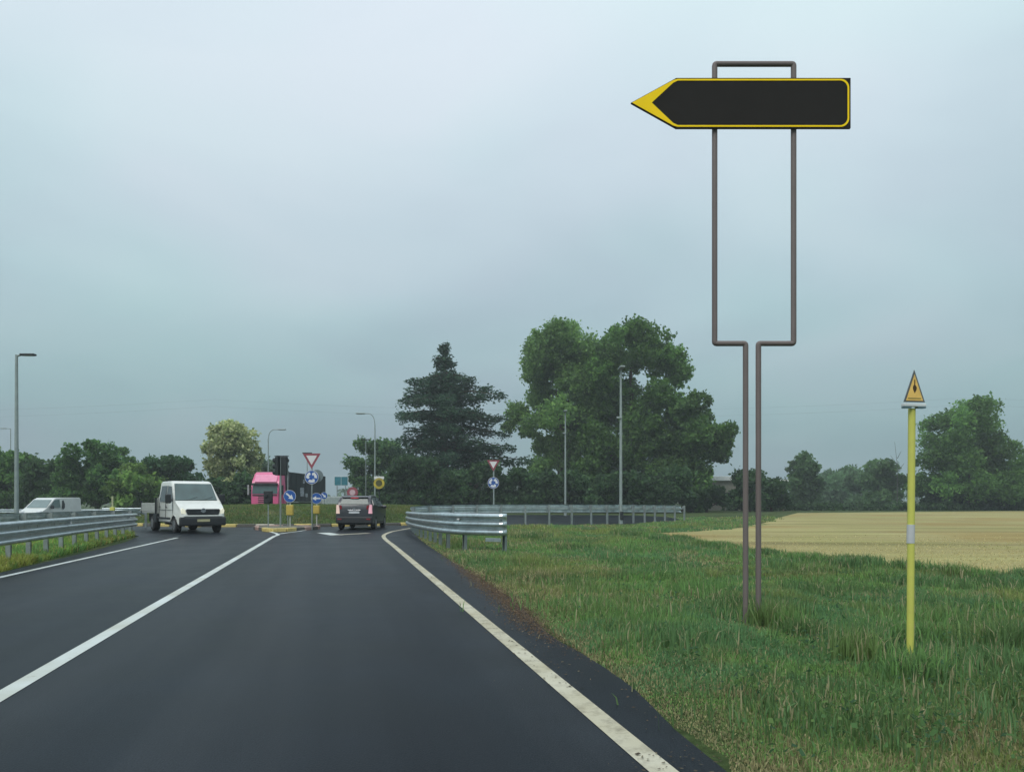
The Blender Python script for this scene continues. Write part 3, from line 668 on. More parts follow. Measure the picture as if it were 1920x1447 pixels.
# shrubs and lower trees under and around the big ones
BUSH = 'dark bushes under the tall trees'
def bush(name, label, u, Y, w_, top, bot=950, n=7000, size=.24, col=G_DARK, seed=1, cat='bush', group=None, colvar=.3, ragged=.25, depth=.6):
    rg = random.Random(seed); cs = []; hgt = bot-top
    rows = max(2, int(hgt/26)); 
    for r_ in range(rows):
        f = (r_+.5)/rows; y = bot-hgt*f; half = w_/2*math.sqrt(max(.08, 1-(f*.98)**2.4)); m_ = max(1, int(half*2/26)+1)
        for j in range(m_):
            xx = u+(-half+(j+.5)*2*half/m_) if m_ > 1 else u
            cs.append((xx+rg.uniform(-6, 6), y+rg.uniform(-7, 7)-ragged*rg.uniform(-6, 14), min(22, hgt/(rows)*.8+4)*rg.uniform(.8, 1.15)))
    return tree_px(name, label, cat, Y, cs, u, bot, n, size, col, seed, r0=.16, depth=depth, group=group, colvar=colvar)
bush('leafy_tree', 'rounded green tree left of the cedar behind the thin lamp post', 705, 98, 100, 826, n=9000, col=[(.034, .070, .030), (.05, .09, .036), (.022, .045, .024)], seed=61, cat='tree')
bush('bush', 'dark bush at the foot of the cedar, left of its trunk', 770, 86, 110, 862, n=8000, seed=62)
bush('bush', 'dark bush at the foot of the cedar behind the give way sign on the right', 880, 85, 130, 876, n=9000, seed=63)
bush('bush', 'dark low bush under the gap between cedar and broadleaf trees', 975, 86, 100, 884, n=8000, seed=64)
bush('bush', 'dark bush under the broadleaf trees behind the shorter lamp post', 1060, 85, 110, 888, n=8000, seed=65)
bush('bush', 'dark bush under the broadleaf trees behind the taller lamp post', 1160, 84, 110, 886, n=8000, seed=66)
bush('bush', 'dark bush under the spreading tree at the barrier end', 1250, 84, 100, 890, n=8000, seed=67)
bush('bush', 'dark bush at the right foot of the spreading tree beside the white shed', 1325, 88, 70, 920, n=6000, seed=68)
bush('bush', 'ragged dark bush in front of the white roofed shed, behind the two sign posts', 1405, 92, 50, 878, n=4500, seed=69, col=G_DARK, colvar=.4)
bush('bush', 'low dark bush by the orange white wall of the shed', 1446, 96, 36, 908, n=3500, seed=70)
# left side
bush('bush', 'dull green hedge bush at the left edge behind the tall lamp post', 15, 84, 120, 850, n=9000, col=G_MID, seed=71)
bush('bush', 'dark bush behind the grey van', 95, 82, 90, 868, n=7000, col=[(.026, .055, .024), (.036, .07, .027)], seed=72)
tree_px('leafy_tree', 'large rounded bushy tree between the grey van and the white truck', 'tree', 80, [(185, 836, 13), (165, 850, 18), (205, 846, 17), (150, 870, 20), (185, 866, 24), (220, 868, 20), (135, 895, 20), (165, 895, 26), (205, 895, 26), (236, 895, 18), (140, 925, 24), (180, 925, 28), (225, 925, 26)],
        182, 950, 24000, .19, [(.036, .078, .028), (.05, .098, .032), (.025, .053, .023)], 73, r0=.25)
bush('bush', 'light green ragged bush left of the white truck', 262, 79, 80, 868, n=8000, col=G_LITE, seed=74)
bush('leafy_tree', 'dark small tree behind the white truck', 318, 82, 100, 864, n=9000, col=[(.022, .05, .026), (.03, .062, .028)], seed=75, cat='tree')
bush('bush', 'low dark bush under the flowering tree', 440, 78, 110, 908, n=6000, col=G_DARK, seed=76)
bush('bush', 'tall dull green bush at the far left edge of the view', -70, 84, 120, 846, n=6000, col=G_MID, seed=77)
tree_px('flowering_tree', 'pale tree in white blossom behind the white truck and pink lorry', 'tree', 86,
        [(428, 805, 22), (410, 815, 20), (448, 812, 22), (400, 840, 20), (432, 838, 26), (462, 835, 20), (474, 855, 14), (395, 870, 18), (425, 872, 26), (458, 870, 22), (478, 885, 14), (400, 900, 20), (435, 905, 26), (468, 905, 20)],
        436, 950, 16000, .22, [(.17, .18, .105), (.22, .23, .15), (.11, .13, .065), (.09, .11, .055)], 81, r0=.3)
bush('leafy_tree', 'thin bluish tree right of the blossom tree behind the curved lamp', 498, 110, 44, 868, n=2600, col=[(.045, .07, .05)], seed=82, cat='tree', size=.28)
# right side
tree_px('leafy_tree', 'big round leafy tree at the right edge beyond the stubble field', 'tree', 108,
        [(1800, 768, 20), (1830, 765, 22), (1775, 790, 24), (1815, 795, 30), (1855, 795, 26), (1760, 825, 26), (1800, 835, 34), (1845, 835, 34), (1885, 840, 24), (1745, 860, 24), (1785, 870, 36), (1835, 875, 38), (1880, 875, 32), (1755, 905, 30), (1800, 915, 34), (1850, 915, 36), (1895, 912, 28)],
        1822, 955, 40000, .24, [(.045, .092, .026), (.058, .11, .032), (.032, .066, .024)], 91, r0=.5)
tree_px('leafy_tree', 'dark slender egg shaped tree beyond the field right of the sign posts', 'tree', 125,
        [(1508, 860, 14), (1503, 880, 20), (1514, 882, 18), (1500, 905, 24), (1518, 908, 20), (1508, 930, 26)], 1508, 950, 8000, .34, [(.028, .055, .026), (.036, .07, .028)], 92, r0=.25)
bush('leafy_tree', 'greyish green tree beside the bare pole beyond the field', 1662, 130, 66, 858, n=6000, col=[(.04, .075, .035), (.05, .09, .04)], seed=93, cat='tree', size=.34)
bush('leafy_tree', 'medium tree just left of the yellow marker post, far beyond the field', 1575, 165, 60, 884, n=4500, col=[(.045, .08, .045)], seed=94, cat='tree', size=.4)
bush('bush', 'tall hedge bush at the right edge of the view beside the big round tree', 1925, 112, 60, 862, n=5000, col=G_MID, seed=95)
bush('leafy_tree', 'smaller tree left of the big round tree beyond the field', 1615, 150, 50, 892, n=3500, col=[(.045, .08, .042)], seed=96, cat='tree', size=.36)
bush('leafy_tree', 'pointed distant tree right of the slender dark tree', 1541, 170, 30, 876, n=2500, col=[(.04, .068, .045)], seed=97, cat='tree', size=.36)
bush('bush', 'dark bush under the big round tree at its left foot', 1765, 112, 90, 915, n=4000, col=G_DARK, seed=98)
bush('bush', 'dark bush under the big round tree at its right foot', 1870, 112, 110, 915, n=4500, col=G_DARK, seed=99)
# dark hedge bank at the far side of the field
rg_ = random.Random(3); hc = []
for k in range(150):
    x = 28+k*.75; hc.append((x, 100+.13*(x-28)+rg_.uniform(-.5, .5), rg_.uniform(.1, .55), 1.0, .9, rg_.uniform(.5, .95)))
o = leaf_cloud('field_hedge', hc, 22000, .20, [(.018, .034, .018), (.028, .052, .024)], None, 55); tag(o, 'low dark hedge running along the far side of the stubble field', 'hedge')
# woods in the haze
rg_ = random.Random(9); wc_ = []
for k in range(300):
    x = -420+k*3.1; y = 330+rg_.uniform(-20, 20)
    hh = 5.5+4.0*rg_.random()+2*math.sin(k*.11)
    if -95 < x < -60: hh *= .62
    for q in (.25, .6, .9): wc_.append((x, y, hh*q, 4.2, 3.5, hh*.28))
o = leaf_cloud('distant_woods', wc_, 60000, .75, [(.035, .062, .032), (.045, .075, .038)], None, 56, colvar=.35); tag(o, kind='stuff')

# thin rainy air
hz = MB(); hz.box((0, 250, 14), (1500, 900, 36)); hzm = bpy.data.materials.new('air'); hzm.use_nodes = True; t = hzm.node_tree; t.nodes.clear()
pvn = N(t, 'ShaderNodeVolumePrincipled'); pvn.inputs['Density'].default_value = .00085; pvn.inputs['Color'].default_value = (.88, .95, .98, 1); pvn.inputs['Anisotropy'].default_value = .2
mo = N(t, 'ShaderNodeOutputMaterial'); t.links.new(pvn.outputs[0], mo.inputs['Volume']); hz.build('haze', hzm, kind='stuff')

# ------------------------------------------------------------------ buildings
rt = thing('shed', 'low shed with a white flat roof half hidden by bushes beside the field', 'shed', (ax(1400, 104), 104, 0))
WALL = mat('shed_wall', (.30, .28, .23), .9, dirt=((.15, .14, .1), .5)); k = 104/F
s = MB(); s.box((0, 3, 1.85), (9.4, 6, 3.9)); s.build('wall', WALL, rt)
s = MB(); s.box((-2.7, 2.8, 4.25), (5.2, 6.6, .60), bev=.04); s.build('roof', mat('white_roof', (.80, .82, .80), .7), rt)
s = MB(); s.box((2.6, 2.8, 3.95), (5.8, 6.5, .26), bev=.03); s.build('roof', mat('pale_roof', (.58, .60, .56), .8), rt)
s = MB(); s.box((-2.9, 3, 3.6), (3.8, 5.8, .7)); s.build('upper_wall', WALL, rt)
s = MB(); s.box((4.78, 1.2, 1.5), (.5, 2.4, 3.0)); s.build('pilaster', mat('orange_wall', (.50, .36, .24), .9), rt)
for xx in (-2.6, .4, 3.0):
    s = MB(); s.box((xx, -.01, 1.9), (1.3, .1, 1.0)); o = s.build('window', BLKP, rt)
    s = MB(); s.box((xx, -.07, 1.9), (1.1, .03, .8)); s.build('pane', GLASS_D, o)

# ------------------------------------------------------------------ signs
def post(parent, x, y, z0, z1, r=.03, m=POSTM, lean=0):
    s = MB(); s.tube([(x, y, z0), (x+lean, y, z1)], r, 10); return s.build('post', m, parent, smooth=True)
# big arrow sign
Y = 9.2; k = Y/F; ox = ax(1410, Y)
bs = thing('arrow_sign', 'large blank black arrow sign with yellow border pointing left, high on a stepped pipe frame', 'road sign', (ox, Y, 0))
PIPE = mat('brown_grey_pipe', (.15, .122, .115), .6, .0, var=.06)
def pu(u): return ax(u, Y)-ox
def pv(v): return az_(v, Y)
rP = .0325
def rc(pts, rad=.022, n=3):     # rounded corners of a bent pipe
    out = [Vector(pts[0])]
    for i in range(1, len(pts)-1):
        p = Vector(pts[i]); a = (Vector(pts[i-1])-p).normalized()*rad; b = (Vector(pts[i+1])-p).normalized()*rad
        for j in range(n+1):
            t = j/n; out.append((p+a)*(1-t)**2+p*2*t*(1-t)+(p+b)*t*t)
    out.append(Vector(pts[-1])); return out
xm = (pu(1340)+pu(1488))/2; yb = .0
for (ul, uw) in ((1398, 1340), (1422, 1488)):
    s = MB(); s.tube(rc([(pu(ul), yb, -.3), (pu(ul), yb, pv(644)), (pu(uw), yb, pv(644)), (pu(uw), yb, pv(120.5)), (xm, yb, pv(120.5))]), rP, 12)
    s.build('frame_pipe', PIPE, bs, smooth=True)
PF = -.05; YP = Y+PF-.02
def pu(u): return ax(u, YP)-ox
def pv(v): return az_(v, YP)
out_poly = [(1183, 193), (1268, 146.5), (1595, 146.5), (1595, 240.5), (1268, 240.5)]
SBLK = mat('sign_black', (.020, .018, .016), .8, var=.05, spec=.15)
s = MB(); s.prism([(pu(a), pv(b)) for a, b in out_poly], 'y', PF-.02, PF+.012); s.build('panel', SBLK, bs)
def arc_pts(cx, cy, r, a0, a1, n=8): return [(cx+r*math.cos(R(a0+(a1-a0)*i/n)), cy+r*math.sin(R(a0+(a1-a0)*i/n))) for i in range(n+1)]
yo = [(1185, 193), (1262, 151), (1270, 148.6)]+arc_pts(1576, 164.6, 16, -90, 0)+arc_pts(1576, 222.4, 16, 0, 90)+[(1270, 238.4), (1262, 236)]
yi = [(1222, 193), (1262, 156), (1271, 151.8)]+arc_pts(1574.5, 166, 14.4, -90, 0)+arc_pts(1574.5, 221, 14.4, 0, 90)+[(1271, 235.2), (1262, 231)]
s = MB(); n = len(yo); A = [s.b.verts.new((pu(a), PF-.0235, pv(b))) for a, b in yo]; B = [s.b.verts.new((pu(a), PF-.0235, pv(b))) for a, b in yi]
for i in range(n): s.b.faces.new((A[i], A[(i+1) % n], B[(i+1) % n], B[i]))
o = s.build('yellow_border', mat('sign_bright_yellow', (.98, .66, .0), .6, var=.03, spec=.2), bs); md = o.modifiers.new('t', 'SOLIDIFY'); md.thickness = .003; md.offset = 0
for u_ in (1340, 1488):
    for v_ in (165, 222):
        s = MB(); s.box((pu(u_), PF+.04, pv(v_)), (.10, .11, .04), bev=.006); s.build('clamp', PIPE, bs)
# yellow gas marker
X, Y = at(1706, 1236); gp = thing('marker_post', 'tall thin yellow marker post with triangular warning plate in the grass', 'marker post', (X, Y, 0))
YPOLE = mat('yellow_pole_paint', (.56, .56, .11), .5, var=.05, scale=3, dirt=((.4, .38, .12), .35)); k = Y/F
post(gp, 0, 0, -.3, az_(766, Y), .031, YPOLE, lean=.018)
s = MB(); s.tube([(.006, 0, az_(1018, Y)), (.009, 0, az_(983, Y))], .0335, 14); s.build('white_band', mat('grey_band', (.48, .49, .50), .6), gp, smooth=True)
tx = .018; zt0 = az_(755, Y); zt1 = az_(695, Y); M = Matrix.Translation((tx, -.045, 0)) @ Matrix.Rotation(R(8), 4, 'Z')
def tri(wd, z0, z1): return [(-wd, z0), (wd, z0), (0, z1)]
s = MB(); s.prism(tri(.104, zt0, zt1), 'y', 0, .008, M=M); s.build('plate', mat('grey_plate_edge', (.10, .11, .11), .5), gp)
s = MB(); s.prism(tri(.083, zt0+.014, zt1-.040), 'y', -.003, -.0005, M=M); s.build('plate_face', mat('amber_plate', (.78, .50, .13), .5, var=.12, scale=12), gp)
def shape2(parent, name, pts, y0, y1, m, M=None):
    s = MB(); s.prism(pts, 'y', y0, y1, M=M); return s.build(name, m, parent)
SYM = mat('symbol_brown', (.05, .028, .008), .6)
cz = zt0+.125
shape2(gp, 'warning_symbol', [(0, cz-.045), (.016, cz-.015), (.020, cz+.005), (.012, cz+.022), (.005, cz+.032), (.004, cz+.075), (-.003, cz+.078), (-.005, cz+.032), (-.014, cz+.02), (-.018, cz+.003), (-.014, cz-.015)], -.0055, -.0035, SYM, M)
shape2(gp, 'inner_border', [(-.065, zt0+.030), (.062, zt0+.030), (.062, zt0+.038), (-.065, zt0+.038)], -.0055, -.0035, mat('olive_print', (.22, .19, .05), .6), M)
s = MB(); s.box((0, .01, zt0-.026), (.215, .05, .030), bev=.006, M=M); s.build('cap_plate', mat('cap_white', (.58, .62, .62), .5), gp)
s = MB(); s.box((-.07, .01, zt0-.048), (.07, .045, .012), M=M); s.box((.066, .01, zt0-.048), (.08, .045, .012), M=M); s.build('cap_edge', mat('cap_blue', (.07, .14, .17), .5), gp)
# small far marker
X, Y = ax(211, 60), 60
fm = thing('marker_post', 'small distant pale yellow marker post behind the left barrier', 'marker post', (X, Y, float(gz(X))))
post(fm, 0, 0, -.2, az_(930, Y)-gz(X), .07, mat('pale_yellow', (.42, .44, .24), .6))
s = MB(); s.box((0, -.02, az_(954, Y)-gz(X)), (.34, .22, .30), bev=.02); s.build('box', YPOLE, fm)

def give_way(parent, z, wd=.9, y=-.06):
    h = wd*.866
    def T(k, dz=0): return [(-wd/2*k, z+h/3*k+dz+h*.17), (wd/2*k, z+h/3*k+dz+h*.17), (0, z-h*2/3*k+dz+h*.17)]
    o = shape2(parent, 'triangle_plate', T(1), y-.012, y, SRED); shape2(o, 'triangle_face', T(.60), y-.017, y-.0135, SWHITE)
def disc(r, z, x=0, n=24): return [(x+r*math.cos(2*math.pi*i/n), z+r*math.sin(2*math.pi*i/n)) for i in range(n)]
def roundabout_sign(parent, z, r=.32, y=-.06, x=0):
    o = shape2(parent, 'round_plate', disc(r, z, x), y-.012, y, SWHITE); f = shape2(o, 'round_face', disc(r*.94, z, x), y-.016, y-.0135, SBLUE)
    for k in range(3):
        a0 = 90+120*k+18; ra, rb = r*.40, r*.78
        arc = [(x+rb*math.cos(R(a0+t)), z+rb*math.sin(R(a0+t))) for t in range(0, 71, 10)]+[(x+ra*math.cos(R(a0+t)), z+ra*math.sin(R(a0+t))) for t in range(70, -1, -10)]
        shape2(o, 'arrow', arc, y-.021, y-.0175, SWHITE)
        a1 = R(a0+70); e = R(a0+98)
        shape2(o, 'arrow_head', [(x+r*.22*math.cos(a1), z+r*.22*math.sin(a1)), (x+r*.92*math.cos(a1), z+r*.92*math.sin(a1)), (x+r*.55*math.cos(e), z+r*.55*math.sin(e))], y-.021, y-.0175, SWHITE)
def keep_sign(parent, z, r=.30, ang=-45, y=-.06, x=0):
    o = shape2(parent, 'round_plate', disc(r, z, x), y-.012, y, SWHITE); shape2(o, 'round_face', disc(r*.95, z, x), y-.016, y-.0135, SBLUE)
    c, s_ = math.cos(R(ang)), math.sin(R(ang))
    pts = [(-.75, -.13), (.05, -.13), (.05, -.42), (.78, 0), (.05, .42), (.05, .13), (-.75, .13)]
    shape2(o, 'arrow', [(x+r*(a*c-b*s_), z+r*(a*s_+b*c)) for a, b in pts], y-.021, y-.0175, SWHITE)
def sign_rz(x, y): return 0
# left group on the splitter island
Y = 36.9; X = ax(585, Y)
t = thing('road_sign', 'give way triangle above a blue roundabout disc on one post, left of the dark car', 'road sign', (X, Y, 0))
post(t, 0, 0, 0, az_(856, Y), .03); give_way(t, az_(864, Y)-.02, .86); roundabout_sign(t, az_(894.5, Y), .33)
shape2(t, 'back_plate', disc(.30, az_(892, Y), .22), .06, .075, mat('sign_back_grey', (.16, .20, .21), .5, .3))
Y = 37.6; X = ax(544, Y)
t = thing('keep_right_sign', 'blue keep right arrow disc above a yellow column, in front of the pink lorry', 'road sign', (X, Y, 0))
post(t, 0, .0, 0, az_(925, Y), .03, mat('pale_post', (.42, .44, .40), .6)); keep_sign(t, az_(930, Y), .30, -40)
s = MB(); s.box((0, -.03, az_(956, Y)), (.34, .2, .50), bev=.04); s.build('yellow_column', mat('dull_yellow_column', (.44, .33, .06), .6, var=.15, scale=5), t)
Y = 38.4; X = ax(594, Y)
t = thing('keep_right_sign', 'blue disc with level arrow above yellow column, just left of the dark car', 'road sign', (X, Y, 0))
post(t, 0, 0, 0, az_(930, Y), .03, mat('pale_post', (.42, .44, .40), .6)); keep_sign(t, az_(934, Y), .27, 180)
s = MB(); s.box((0, -.03, az_(955, Y)), (.32, .22, .42), bev=.04); s.build('yellow_column', mat('dull_yellow_column', (.44, .33, .06), .6, var=.15, scale=5), t)
Y = 62; X = ax(608, Y)
t = thing('keep_right_sign', 'small distant blue disc right of the level arrow sign', 'road sign', (X, Y, 0))
post(t, 0, 0, 0, az_(928, Y), .035); keep_sign(t, az_(929, Y), .28, -45)
# traffic light, seen from behind, two heads
Y = 38; X = ax(526, Y)
tl = thing('traffic_light', 'dark traffic light with two heads on a post in front of the pink lorry', 'traffic light', (X, Y, 0))
post(tl, 0, 0, 0, az_(856, Y), .045, LAMPM); post(tl, .36, .0, 0, az_(866, Y), .028, POSTM)
for dx, rz in ((-.10, R(65)), (.20, R(-10))):
    M = Matrix.Translation((dx, -.02, az_(873.5, Y))) @ Matrix.Rotation(rz, 4, 'Z')
    s = MB(); s.box((0, 0, 0), (.30, .20, .92), bev=.03, M=M); o = s.build('head', DARKM, tl)
    for q in (-.30, 0, .30):
        s = MB(); s.tube([M @ Vector((0, .09, q)), M @ Vector((0, .28, q-.02))], [.12, .115], 12, cap=True); s.build('visor', DARKM, o, smooth=True)
    s = MB(); s.box((0, 0, .49), (.34, .24, .03), M=M); s.build('cap', DARKM, o)
Y = 37.5; X = ax(503, Y)
t = thing('signal_post', 'thin post with a small dark signal box in front of the pink lorry grille', 'signal post', (X, Y, 0))
post(t, 0, 0, 0, az_(925, Y), .03, LAMPM); s = MB(); s.box((.0, -.0, az_(932, Y)), (.40, .22, .62), bev=.03); s.build('signal_box', DARKM, t)
s = MB(); s.tube([(-.08, -.10, az_(929, Y)), (-.08, -.2, az_(929, Y))], .08, 10); s.tube([(.1, -.10, az_(937, Y)), (.1, -.2, az_(937, Y))], .08, 10); s.build('visor', BLKP, t)
# right give way by the far barrier
Y = 57; X = ax(925, Y)
t = thing('road_sign', 'give way triangle above a blue roundabout disc behind the far right barrier', 'road sign', (X, Y, 0))
post(t, 0.03, 0, 0, az_(866, Y), .055, LAMPM); give_way(t, az_(873, Y), .95); roundabout_sign(t, az_(905, Y), .42)
# yellow and white sign right of car
Y = 48; X = ax(711, Y)
t = thing('road_sign', 'yellow board under a narrow white plate, above the right side of the dark car', 'road sign', (X, Y, 0))
s = MB(); s.tube([(0.0, 0, .9), (0, 0, az_(893, Y))], .035, 8); s.build('post', DARKM, t)
s = MB(); s.box((0, -.05, az_(895.5, Y)), (.62, .03, .17), bev=.008); s.build('white_plate', SWHITE, t)
s = MB(); s.prism(disc(.34, az_(906, Y)), 'y', -.07, -.04); o = s.build('yellow_plate', mat('dull_yellow', (.42, .33, .04), .6, var=.3, scale=5), t)
s = MB(); s.prism(disc(.2, az_(905.5, Y)), 'y', -.078, -.071); s.build('plate_face', mat('dark_olive', (.07, .07, .02), .6), o)
# red and white sign beyond the car
Y = 70; X = ax(661, Y)
t = thing('road_sign', 'distant round red bordered sign rising just above the dark car roof', 'road sign', (X, Y, 0))
post(t, 0, 0, 0, az_(918, Y), .04); s = MB(); s.prism(disc(.50, az_(923, Y)), 'y', -.06, -.045); o = s.build('round_plate', SRED, t)
s = MB(); s.prism(disc(.26, az_(923, Y)), 'y', -.066, -.061); s.build('round_face', mat('pinkish_sign', (.50, .36, .38), .5), o)
# green-blue direction board
Y = 92; X = ax(640, Y)
t = thing('direction_board', 'teal green direction board far behind the dark car', 'road sign', (X, Y, 0))
TEAL = mat('teal_board', (.02, .16, .21), .5, var=.15, scale=2)
for dx in (-.5, .5): post(t, dx, 0, 0, az_(895, Y), .05)
s = MB(); s.box((0, -.08, az_(901.5, Y)), (1.65, .05, 1.1), bev=.01); o = s.build('panel', SWHITE, t)
for q in (-.4, .4):
    s = MB(); s.box((q, -.11, az_(901.5, Y)), (.76, .012, 1.02), bev=.003); s.build('panel_face', TEAL, o)

# ------------------------------------------------------------------ lamp posts
def lamp(u, Y, topv, label, arm=None, head=None, r=.075, gzz=True, curved=False):
    X = ax(u, Y); g0 = float(gz(X)); t = thing('street_lamp', label, 'street lamp', (X, Y, g0)); H = az_(topv, Y)-g0
    s = MB(); s.tube([(0, 0, -.1), (0, 0, H*.5), (0, 0, H-(0 if not curved else .9))], [r*1.15, r*.95, r*.7], 10); s.build('pole', LAMPM, t, smooth=True)
    s = MB(); s.tube([(0, 0, 0), (0, 0, .5)], r*1.5, 10); s.build('base_sleeve', LAMPM, t, smooth=True)
    if arm:
        if curved: pts = smooth_path([(0, 0, H-.9), (arm*.12, 0, H-.35), (arm*.45, 0, H-.04), (arm, 0, H)], 4)
        else: pts = [(0, 0, H-.08), (arm*.5, 0, H-.03), (arm, 0, H)]
        s = MB(); s.tube(pts, r*.55, 8); s.build('arm', LAMPM, t, smooth=True)
        hx = arm; sg = 1 if arm > 0 else -1
        s = MB(); s.box((hx+sg*.3, 0, H), (.75, .3, .10), bev=.03); o = s.build('lamp_head', DARKM if head == 'd' else LAMPM, t)
        s = MB(); s.box((hx+sg*.35, 0, H-.056), (.5, .2, .02)); s.build('lens', mat('lamp_lens', (.5, .5, .48), .3), o)
    return t
lamp(31, 40.4, 665, 'tall grey street lamp with a short level arm at the left edge', arm=.30, head='d', r=.10)
lamp(20, 100, 803, 'faint distant street lamp just left of the tall left one', arm=-.6, r=.07)
lamp(503, 74, 805, 'street lamp with a curved arm behind the pink lorry', arm=1.0, r=.065, curved=True)
lamp(703, 62, 775, 'thin street lamp with curved arm reaching left above the dark car', arm=-.85, r=.06, curved=True)
lamp(1060, 69, 772, 'shorter grey street lamp in front of the broadleaf trees', r=.085)
tl2 = lamp(1164, 46.2, 692, 'taller grey street lamp in front of the broadleaf trees', r=.09)
s = MB(); s.box((.04, -.06, .48), (.20, .20, .5), bev=.02); s.build('junction_box', DARKM, tl2)
for (tt, Yy, tv) in ((tl2, 46.2, 692), (COL.objects['street_lamp.004'], 69, 772)):
    H = az_(tv, Yy)
    s = MB(); s.box((-.03, -.5, H), (.3, 1.0, .10), bev=.03); s.build('lamp_head', LAMPM, tt)
    s = MB(); s.box((-.10, -.1, H-1.9 if Yy > 60 else H-2.9), (.32, .1, .12), bev=.02); s.build('bracket', LAMPM, tt)
# two-sided distant lamps
for (u_, Y_, v_, lb) in ((686, 95, 824, 'distant lamp with a flat double head left of the thin street lamp'), (576, 95, 849, 'distant flat headed lamp above the give way triangle')):
    X = ax(u_, Y_); t = thing('street_lamp', lb, 'street lamp', (X, Y_, 0)); H = az_(v_, Y_)
    post(t, 0, 0, 0, H, .05, LAMPM); s = MB(); s.box((0, 0, H), (1.15, .3, .12), bev=.03); s.build('lamp_head', DARKM, t)
# bare thin pole beyond the field
X = ax(1682, 128); t = thing('bare_tree', 'thin bare dead tree sticking up beyond the field', 'tree', (X, 128, 0)); s = MB()
H = az_(828, 128); s.tube([(0, 0, 0), (.1, 0, H*.6), (-.4, 0, H)], [.07, .045, .02], 6)
for (f, dx, dz) in ((.55, 1.2, 1.4), (.65, -1.1, 1.6), (.75, .7, 1.2), (.5, -1.3, 1.0)): s.tube([(.05, 0, H*f), (dx, 0, H*f+dz)], [.06, .02], 5)
s.build('trunk', mat('grey_bark', (.10, .11, .10), .9), t)
# power line far off
for zz_, lb in ((22.5, 'upper faint power cable crossing the sky low behind the lamps'), (20.8, 'lower faint power cable crossing the sky low behind the lamps')):
    pts = []
    for k in range(73):
        f = k/72; pts.append((-260+560*f, 190, zz_+3.0*(6*f % 2-1)**2+f*1.5))
    s = MB(); s.tube(pts, .012, 4); s.build('power_cable', mat('cable', (.10, .12, .13), .8), label=lb, cat='cable')

# ------------------------------------------------------------------ vehicles (front = +x, width along y)
def wheel(parent, x, y, r, w_=.24, rim=RIM):
    sg = 1 if y > 0 else -1
    e = bpy.data.objects.new('wheel', None); COL.objects.link(e); e.parent = parent; e.location = (x, y, r); e.empty_display_size = .1
    s = MB(); s.tube([(0, -w_/2, 0), (0, -w_/2+.03, 0), (0, w_/2-.03, 0), (0, w_/2, 0)], [r*.9, r, r, r*.9], 22); s.build('tyre', TYRE, e, smooth=True)
    s = MB(); s.tube([(0, sg*(w_/2-.02), 0), (0, sg*(w_/2+.008), 0)], [r*.64, r*.60], 18)
    for a in range(5):
        q = 2*math.pi*a/5; s.box((math.cos(q)*r*.3, sg*(w_/2+.008), math.sin(q)*r*.3), (r*.12, .02, r*.12))
    s.build('rim', rim, e, smooth=True)
    return e
def shell(profile, hw, name, m, parent, top_in=.0, z_in=1.0, zt=2.0, bev=.05, x0=None):
    """side profile (x, z) made into a body: half width hw, leaning inwards above z_in"""
    s = MB()
    def half(z, x):
        k = 0 if z < z_in else min(1, (z-z_in)/(zt-z_in))
        return hw-top_in*k
    xs_ = [p[0] for p in profile]; xa, xb = min(xs_), max(xs_)
    L = []; Rv = []
    for (x, z) in profile:
        h = half(z, x); nose = max(0, (x-(xb-.35))/.35); tail = max(0, ((xa+.2)-x)/.2); h -= .10*nose**2+.04*tail**2
        L.append(s.b.verts.new((x, h, z))); Rv.append(s.b.verts.new((x, -h, z)))
    n = len(profile)
    s.b.faces.new(L); s.b.faces.new(Rv[::-1])
    for i in range(n): s.b.faces.new((L[i], L[(i+1) % n], Rv[(i+1) % n], Rv[i]))
    if bev:
        es = [e for e in s.b.edges if (e.verts[0] in L) == (e.verts[1] in L)]
        bmesh.ops.bevel(s.b, geom=es, offset=bev, segments=3, affect='EDGES', profile=.6, clamp_overlap=True)
    return s.build(name, m, parent, smooth=True)
def side_poly(pts, y0, y1, name, m, parent, lean=None):
    """panel on the side of a body: (x, z) polygon, y from function lean(z)"""
    s = MB(); A = []; B = []
    for x, z in pts:
        y = lean(z); sg = 1 if y > 0 else -1
        A.append(s.b.verts.new((x, y+sg*y0, z))); B.append(s.b.verts.new((x, y-sg*y1, z)))
    n = len(pts); s.b.faces.new(A); s.b.faces.new(B[::-1])
    for i in range(n): s.b.faces.new((A[i], A[(i+1) % n], B[(i+1) % n], B[i]))
    return s.build(name, m, parent)
WPAINT = mat('white_van_paint', (.66, .68, .64), .35, var=.05, coat=.4, scale=1.5, dirt=((.42, .40, .34), .35))
HEADL = mat('headlight_glass', (.75, .74, .62), .15, var=.05, emit=((1.0, .95, .7), .35))
# --- white crew-cab dropside truck
th = R(38); hd = Vector((math.sin(th), -math.cos(th), 0))
fa = Vector(((-14.5-13.16)/2, 33.95, 0))
tr = thing('dropside_truck', 'white crew cab truck with open dropside bed coming towards the camera', 'truck', fa, math.atan2(hd.y, hd.x))
HW = .97; zc = 2.26
body = [(.88, .34), (.92, .52), (.90, .80), (.84, 1.02), (.62, 1.16), (.20, 1.32), (-.10, 1.40), (-.62, 2.10), (-.78, 2.22), (-1.0, 2.27), (-2.5, 2.27), (-2.66, 2.20), (-2.70, 1.3), (-2.70, .42), (-.55, .42), (-.50, .62), (-.30, .80), (0, .86), (.30, .80), (.50, .62), (.55, .34)]
shell(body, HW, 'body', WPAINT, tr, top_in=.13, z_in=1.30, zt=2.27, bev=.10)
def ln_tr(sg): return lambda z: sg*(HW-.13*max(0, min(1, (z-1.30)/.97)))
